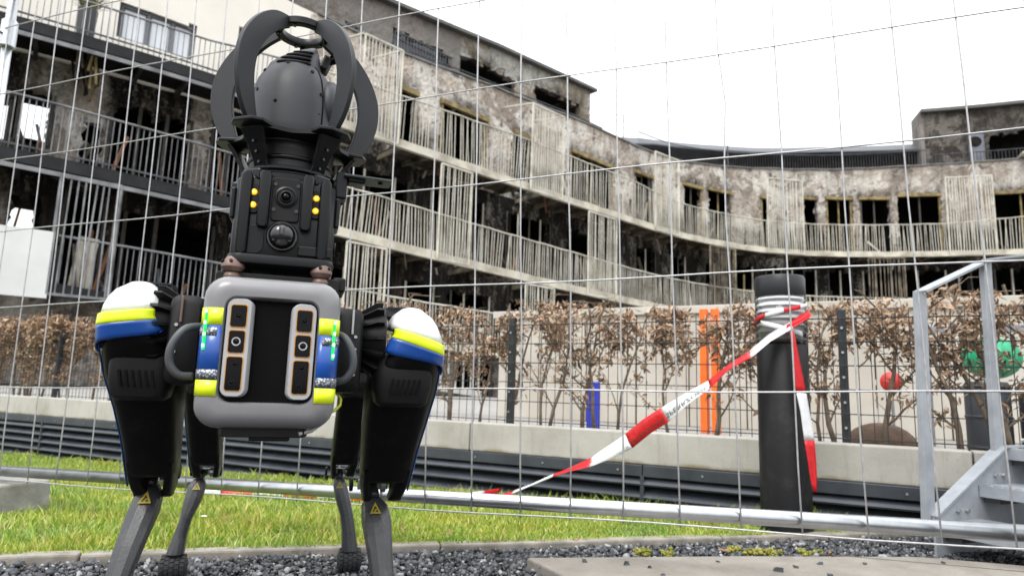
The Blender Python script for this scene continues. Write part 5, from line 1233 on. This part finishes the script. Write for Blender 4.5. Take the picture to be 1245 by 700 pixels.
# vertical pillars and recessed camera panel on the front
for x_ in (-.031,.031): rb(MB().loft([[(TX+x_+u,YT-.004+v,z) for u,v in rrect(.0085*k,.010,.004,3)] for z,k in ((.724,.7),(.728,1),(.806,1),(.810,.7))]),'pillar',M_towr,hs,auto=40)
for x_ in (-.058,.058): rb(MB().loft([[(TX+x_+u,YT+.010+v,z) for u,v in rrect(.009*k,.018,.005,3)] for z,k in ((.682,.7),(.686,1),(.800,1),(.806,.7))]),'pillar',M_towr,hs,auto=40)
cp = rb(MB().loft([[(TX+u,y_,.770+v) for u,v in rrect(.0205,.034,.005,4)] for y_ in (YT+.002,YT-.0035)]),'camera_panel',M_blk2,hs,bevel=.001)
q = Vector((TX,YT-.0035,.774)); dn = rotm((0,-1,0))
ln = rb(MB().lathe([(.0165,0),(.0165,.002),(.0135,.0032),(.0125,.0015),(.0095,.0015),(.009,.006),(.0072,.0065),(.0065,.0035)],q,30,dn),'camera_lens_barrel',M_towr,cp,auto=30)
rb(MB().lathe([(.0066,.0036),(.004,.0055),(0,.0062)],q,20,dn),'camera_lens',M_gls,ln,smooth=True)
for du,dv in ((-.0165,.019),(.0165,.019),(-.0165,-.021),(.0165,-.021)):
    qq = q+Vector((du,0,dv)); rb(MB().cyl(qq,qq+Vector((0,-.0015,0)),.003,10),'screw',M_screw,cp)
for x_,zz_ in ((-.046,.776),(-.0465,.7565),(.0445,.776),(.044,.757)):
    sx_ = -.0465 if x_ < 0 else .0445
for sx_ in (-.0465,.0445):
    lp = rb(MB().loft([[(TX+sx_+u,y_,.7675+v) for u,v in rrect(.0085,.0225,.0075,5)] for y_ in (YT+.004,YT-.0022)]),'lamp_plate',M_blk2,hs,bevel=.0008)
    for zz_ in (.7775,.7575):
        qq = Vector((TX+sx_,YT-.0022,zz_)); l1 = rb(MB().lathe([(.0048,0),(.0046,.0012),(.0034,.002),(0,.0024)],qq,18,dn),'amber_lamp',M_amb,lp,smooth=True)
        rb(MB().lathe([(.0024,.0022),(.0014,.0028),(0,.003)],qq,14,dn),'lamp_core',M_ambc,l1,smooth=True)
# large round knob / sensor dome below the camera
q = Vector((TX-.001,YT-.001,.712)); 
kb = rb(MB().lathe([(.0235,0),(.0235,.004),(.0215,.006),(.0195,.006),(.0195,.011),(.017,.018),(.012,.023),(.006,.0255),(0,.026)],q,36,dn),'round_sensor',pm('glossy_black',(.006,.006,.007),rough=.16,coat=.4),hs,auto=40)
for k in (-1,1): rb(MB().box(q+Vector((k*.003,-.0245,.004)),(.0022,.004,.011)),'sensor_mark',M_screw,kb,bevel=.0005)
rb(MB().loft([[(TX-.046+u,y_,.705+v) for u,v in rrect(.019,.022,.012,5)] for y_ in (YT+.004,YT-.0012)]),'curved_panel',M_towr,hs,bevel=.0008)
rb(MB().box((TX+.048,YT-.001,.692),(.05,.008,.016)),'front_step',M_towr,hs,bevel=.002)
for sg in (-1,1):
    q = Vector((TX+sg*.0757,TY-.040,.708)); rb(MB().cyl(q,q+Vector((sg*.004,0,0)),.011,20,.001),'side_port',M_blk2,hs,auto=40)
    rb(MB().box((TX+sg*.078,TY-.03,.765),(.008,.05,.05)),'side_box',M_towr,hs,bevel=.003)
# collar with lugs
rb(MB().lathe([(.073,.802),(.078,.805),(.078,.814),(.074,.817),(.070,.817),(.070,.820),(.0745,.823),(.0745,.827),(.066,.830)],(TX,TY,0),48),'collar',M_towr,auto=30)
for a in (-126,-54,18,90,162):
    a = R_(a); rb(MB().box((TX+.074*math.cos(a),TY+.074*math.sin(a),.808),(.034,.030,.020),(0,0,a)),'lug',M_towr,bevel=.004)
rb(MB().lathe([(.068,.826),(.067,.832),(.0655,.845),(.0665,.860),(.068,.872)],(TX,TY,0),40),'neck',M_blk2,smooth=True)
rb(MB().lathe([(.066,.841),(.0695,.845),(.066,.849)],(TX,TY,0),40),'neck_ring',M_towr,smooth=True)
# petal brackets: five posts rising outward, each with a top wing, joined by a wavy rim plate
PAZ = [R_(-126),R_(-54),R_(18),R_(90),R_(162)]
for a in PAZ:
    d_ = Vector((math.cos(a),math.sin(a),0)); tg = Vector((-math.sin(a),math.cos(a),0)); c0 = Vector((TX,TY,0))
    low = d_.y > -.5
    S = []
    for r_,z_,hw in ((.066,.818,.013),(.074,.835,.012),(.086,.858,.015),(.100,.880,.020)):
        cc = c0+d_*r_+Vector((0,0,z_)); S.append([cc-tg*hw-d_*.004,cc+tg*hw-d_*.004,cc+tg*hw+d_*.004,cc-tg*hw+d_*.004])
    br = rb(MB().loft(S),'petal_bracket',M_towr,bevel=.0015)
    for k in range(3): q = c0+d_*(.0725+.008*k)+Vector((0,0,.832+.014*k)); rb(MB().cyl(q,q+d_*.0065,.0022,8),'bracket_bolt',M_screw,br)
    cc = c0+d_*.104+Vector((0,0,.882)); rb(MB().prism([cc-tg*.028-d_*.020,cc-tg*.030+d_*.008,cc-tg*.016+d_*.020,cc+tg*.016+d_*.020,cc+tg*.030+d_*.008,cc+tg*.028-d_*.020],(0,0,.006)),'wing_plate',M_towr,br,bevel=.0015)
def rimr(a): return .092+.012*math.cos(5*(a-PAZ[0]))
n = 100; A = [2*math.pi*k/n for k in range(n)]
rb(MB().loft([[(TX+r_*math.cos(a),TY+r_*math.sin(a),z_) for r_,z_ in ((.066,.874),(rimr(a),.880),(rimr(a),.8865),(.066,.881))] for a in A+[A[0]]],cap=False),'rim_plate',M_towr,auto=40)
# dome: egg split by a seam, with screws, cap with slots, little camera
DY = TY
prof = [(.062,.868),(.0675,.876),(.0690,.905),(.0690,.940),(.0665,.968),(.0610,.990),(.0520,1.007),(.0400,1.019),(.0280,1.026)]
dm_ = rb(MB().lathe(prof,(TX-.004,DY,0),56),'dome',M_dome,auto=50)
for a,z,r_ in ((-150,1.000,.0565),(-112,.935,.0680),(-148,.962,.0672),(-62,1.000,.0565),(-50,.962,.0672),(-52,.925,.0676),(-105,1.010,.0495)):
    a = R_(a); q = Vector((TX-.004+r_*math.cos(a),DY+r_*math.sin(a),z)); d_ = Vector((math.cos(a),math.sin(a),(z-.945)*8)).normalized()
    rb(MB().cyl(q-d_*.001,q+d_*.0012,.0030,10),'screw',M_mesh,dm_)
P3 = [(TX-.004+(r_+.0004)*math.cos(R_(-47)),DY+(r_+.0004)*math.sin(R_(-47)),z) for r_,z in prof]
rb(MB().tube(P3,.0011,6),'seam',M_mesh,dm_)
S = []
for k in range(8):
    z = .945+.0; 
side = rb(MB().lathe([(.030,.0),(.045,.003),(.052,.012),(.052,.03)],(TX+.070,DY+.004,.955),28,rotm((-1,0,.0))),'dome_side_cap',M_dome,dm_,smooth=True)
# swept cap, like a crest, peak to the right-front
S = []
for (z,hx,hy,cx) in ((1.006,.046,.044,-.006),(1.018,.043,.040,-.004),(1.030,.036,.034,.001),(1.042,.027,.026,.008),(1.054,.016,.016,.016),(1.064,.005,.005,.023)):
    S.append(sup(TX-.002+cx,DY,hx,hy,z,28,2.6))
cap_o = rb(MB().loft(S),'crest_cap',M_dome,auto=60)
for k in range(4):
    z = 1.015+k*.0092; hx = np.interp(z,[1.006,1.018,1.030,1.042,1.054],[.046,.043,.036,.027,.016]); hy = hx*.95; cx = np.interp(z,[1.006,1.03,1.054],[-.006,.001,.016])
    P3 = [(TX-.002+cx+(hx+.0004)*math.copysign(abs(math.cos(a))**(2/2.6),math.cos(a)),DY+(hy+.0004)*math.copysign(abs(math.sin(a))**(2/2.6),math.sin(a)),z+.003*(math.cos(a)+.4)) for a in np.linspace(R_(-128),R_(-62),12)]
    rb(MB().tube(P3,[.0006]+[.0024]*10+[.0006],6),'slot',M_mesh,cap_o)
rb(MB().box((TX+.042,DY-.004,1.036),(.014,.030,.026),(0,.35,0)),'small_camera',M_towr,bevel=.003)
rb(MB().cyl((TX+.047,DY-.010,1.042),(TX+.058,DY-.014,1.046),.008,16,.001),'small_camera_lens',M_gls)
# cage: five flat petal hoops and the top ring
def petal(a):
    d_ = Vector((math.cos(a),math.sin(a),0)); tg = Vector((-math.sin(a),math.cos(a),0))*.0042; c0 = Vector((TX,TY,0))
    #      (r, z) outer edge from the foot up and over, then the inner edge back down
    ctr = [(.112,.886),(.128,.906),(.140,.932),(.1465,.962),(.1455,.994),(.136,1.024),(.119,1.052),(.097,1.075),(.072,1.091),(.044,1.098)]
    ins = [(.090,.886),(.098,.906),(.105,.932),(.109,.962),(.107,.990),(.099,1.013),(.087,1.034),(.071,1.053),(.055,1.067),(.038,1.078)]
    rings = []
    for (r0,z0),(r1,z1) in zip(ctr,ins):
        rings.append([c0+d_*r0+Vector((0,0,z0))-tg, c0+d_*r0+Vector((0,0,z0))+tg, c0+d_*r1+Vector((0,0,z1))+tg, c0+d_*r1+Vector((0,0,z1))-tg])
    # smooth by Catmull-Rom between the measured stations
    out = []
    for i in range(len(rings)-1):
        for u in np.linspace(0,1,5,endpoint=False):
            q = []
            for k in range(4):
                a_, b_, c_, e_ = (rings[max(0,min(len(rings)-1,j))][k] for j in (i-1,i,i+1,i+2))
                q.append(.5*((2*b_)+(c_-a_)*u+(2*a_-5*b_+4*c_-e_)*u*u+(3*b_-a_-3*c_+e_)*u**3))
            out.append(q)
    out.append(rings[-1])
    return rb(MB().loft(out),'cage_petal',M_cage,bevel=.0012,auto=30)
for a in PAZ: petal(a)
rb(MB().lathe([(.033,1.084),(.043,1.084),(.045,1.086),(.045,1.096),(.043,1.098),(.033,1.098),(.032,1.096),(.032,1.086),(.033,1.084)],(TX,TY,0),48),'top_ring',M_towr,auto=30)
for a in PAZ:
    q = Vector((TX+.038*math.cos(a+.3),TY+.038*math.sin(a+.3),1.084)); rb(MB().cyl(q-Vector((0,0,.003)),q,.003,8),'ring_screw',M_screw)
# side arm plate
rb(MB().box((TX+.105,TY-.03,.828),(.028,.03,.012),(0,0,.1)),'arm_mount',M_towr,bevel=.003)
rb(MB().prism([(TX+.085,TY-.055,.829),(TX+.160,TY-.050,.829),(TX+.163,TY-.046,.829),(TX+.163,TY-.012,.829),(TX+.158,TY-.008,.829),(TX+.085,TY-.008,.829)],(0,0,.004)),'arm_plate',pm('arm_plate',(.03,.045,.042),rough=.45),bevel=.001)
rb(MB().cyl((TX+.145,TY-.035,.826),(TX+.145,TY-.035,.829),.004,10),'arm_hole',M_mesh)
rb(MB().box((TX+.082,TY-.03,.815),(.018,.03,.045)),'arm_bracket',M_towr,bevel=.003)
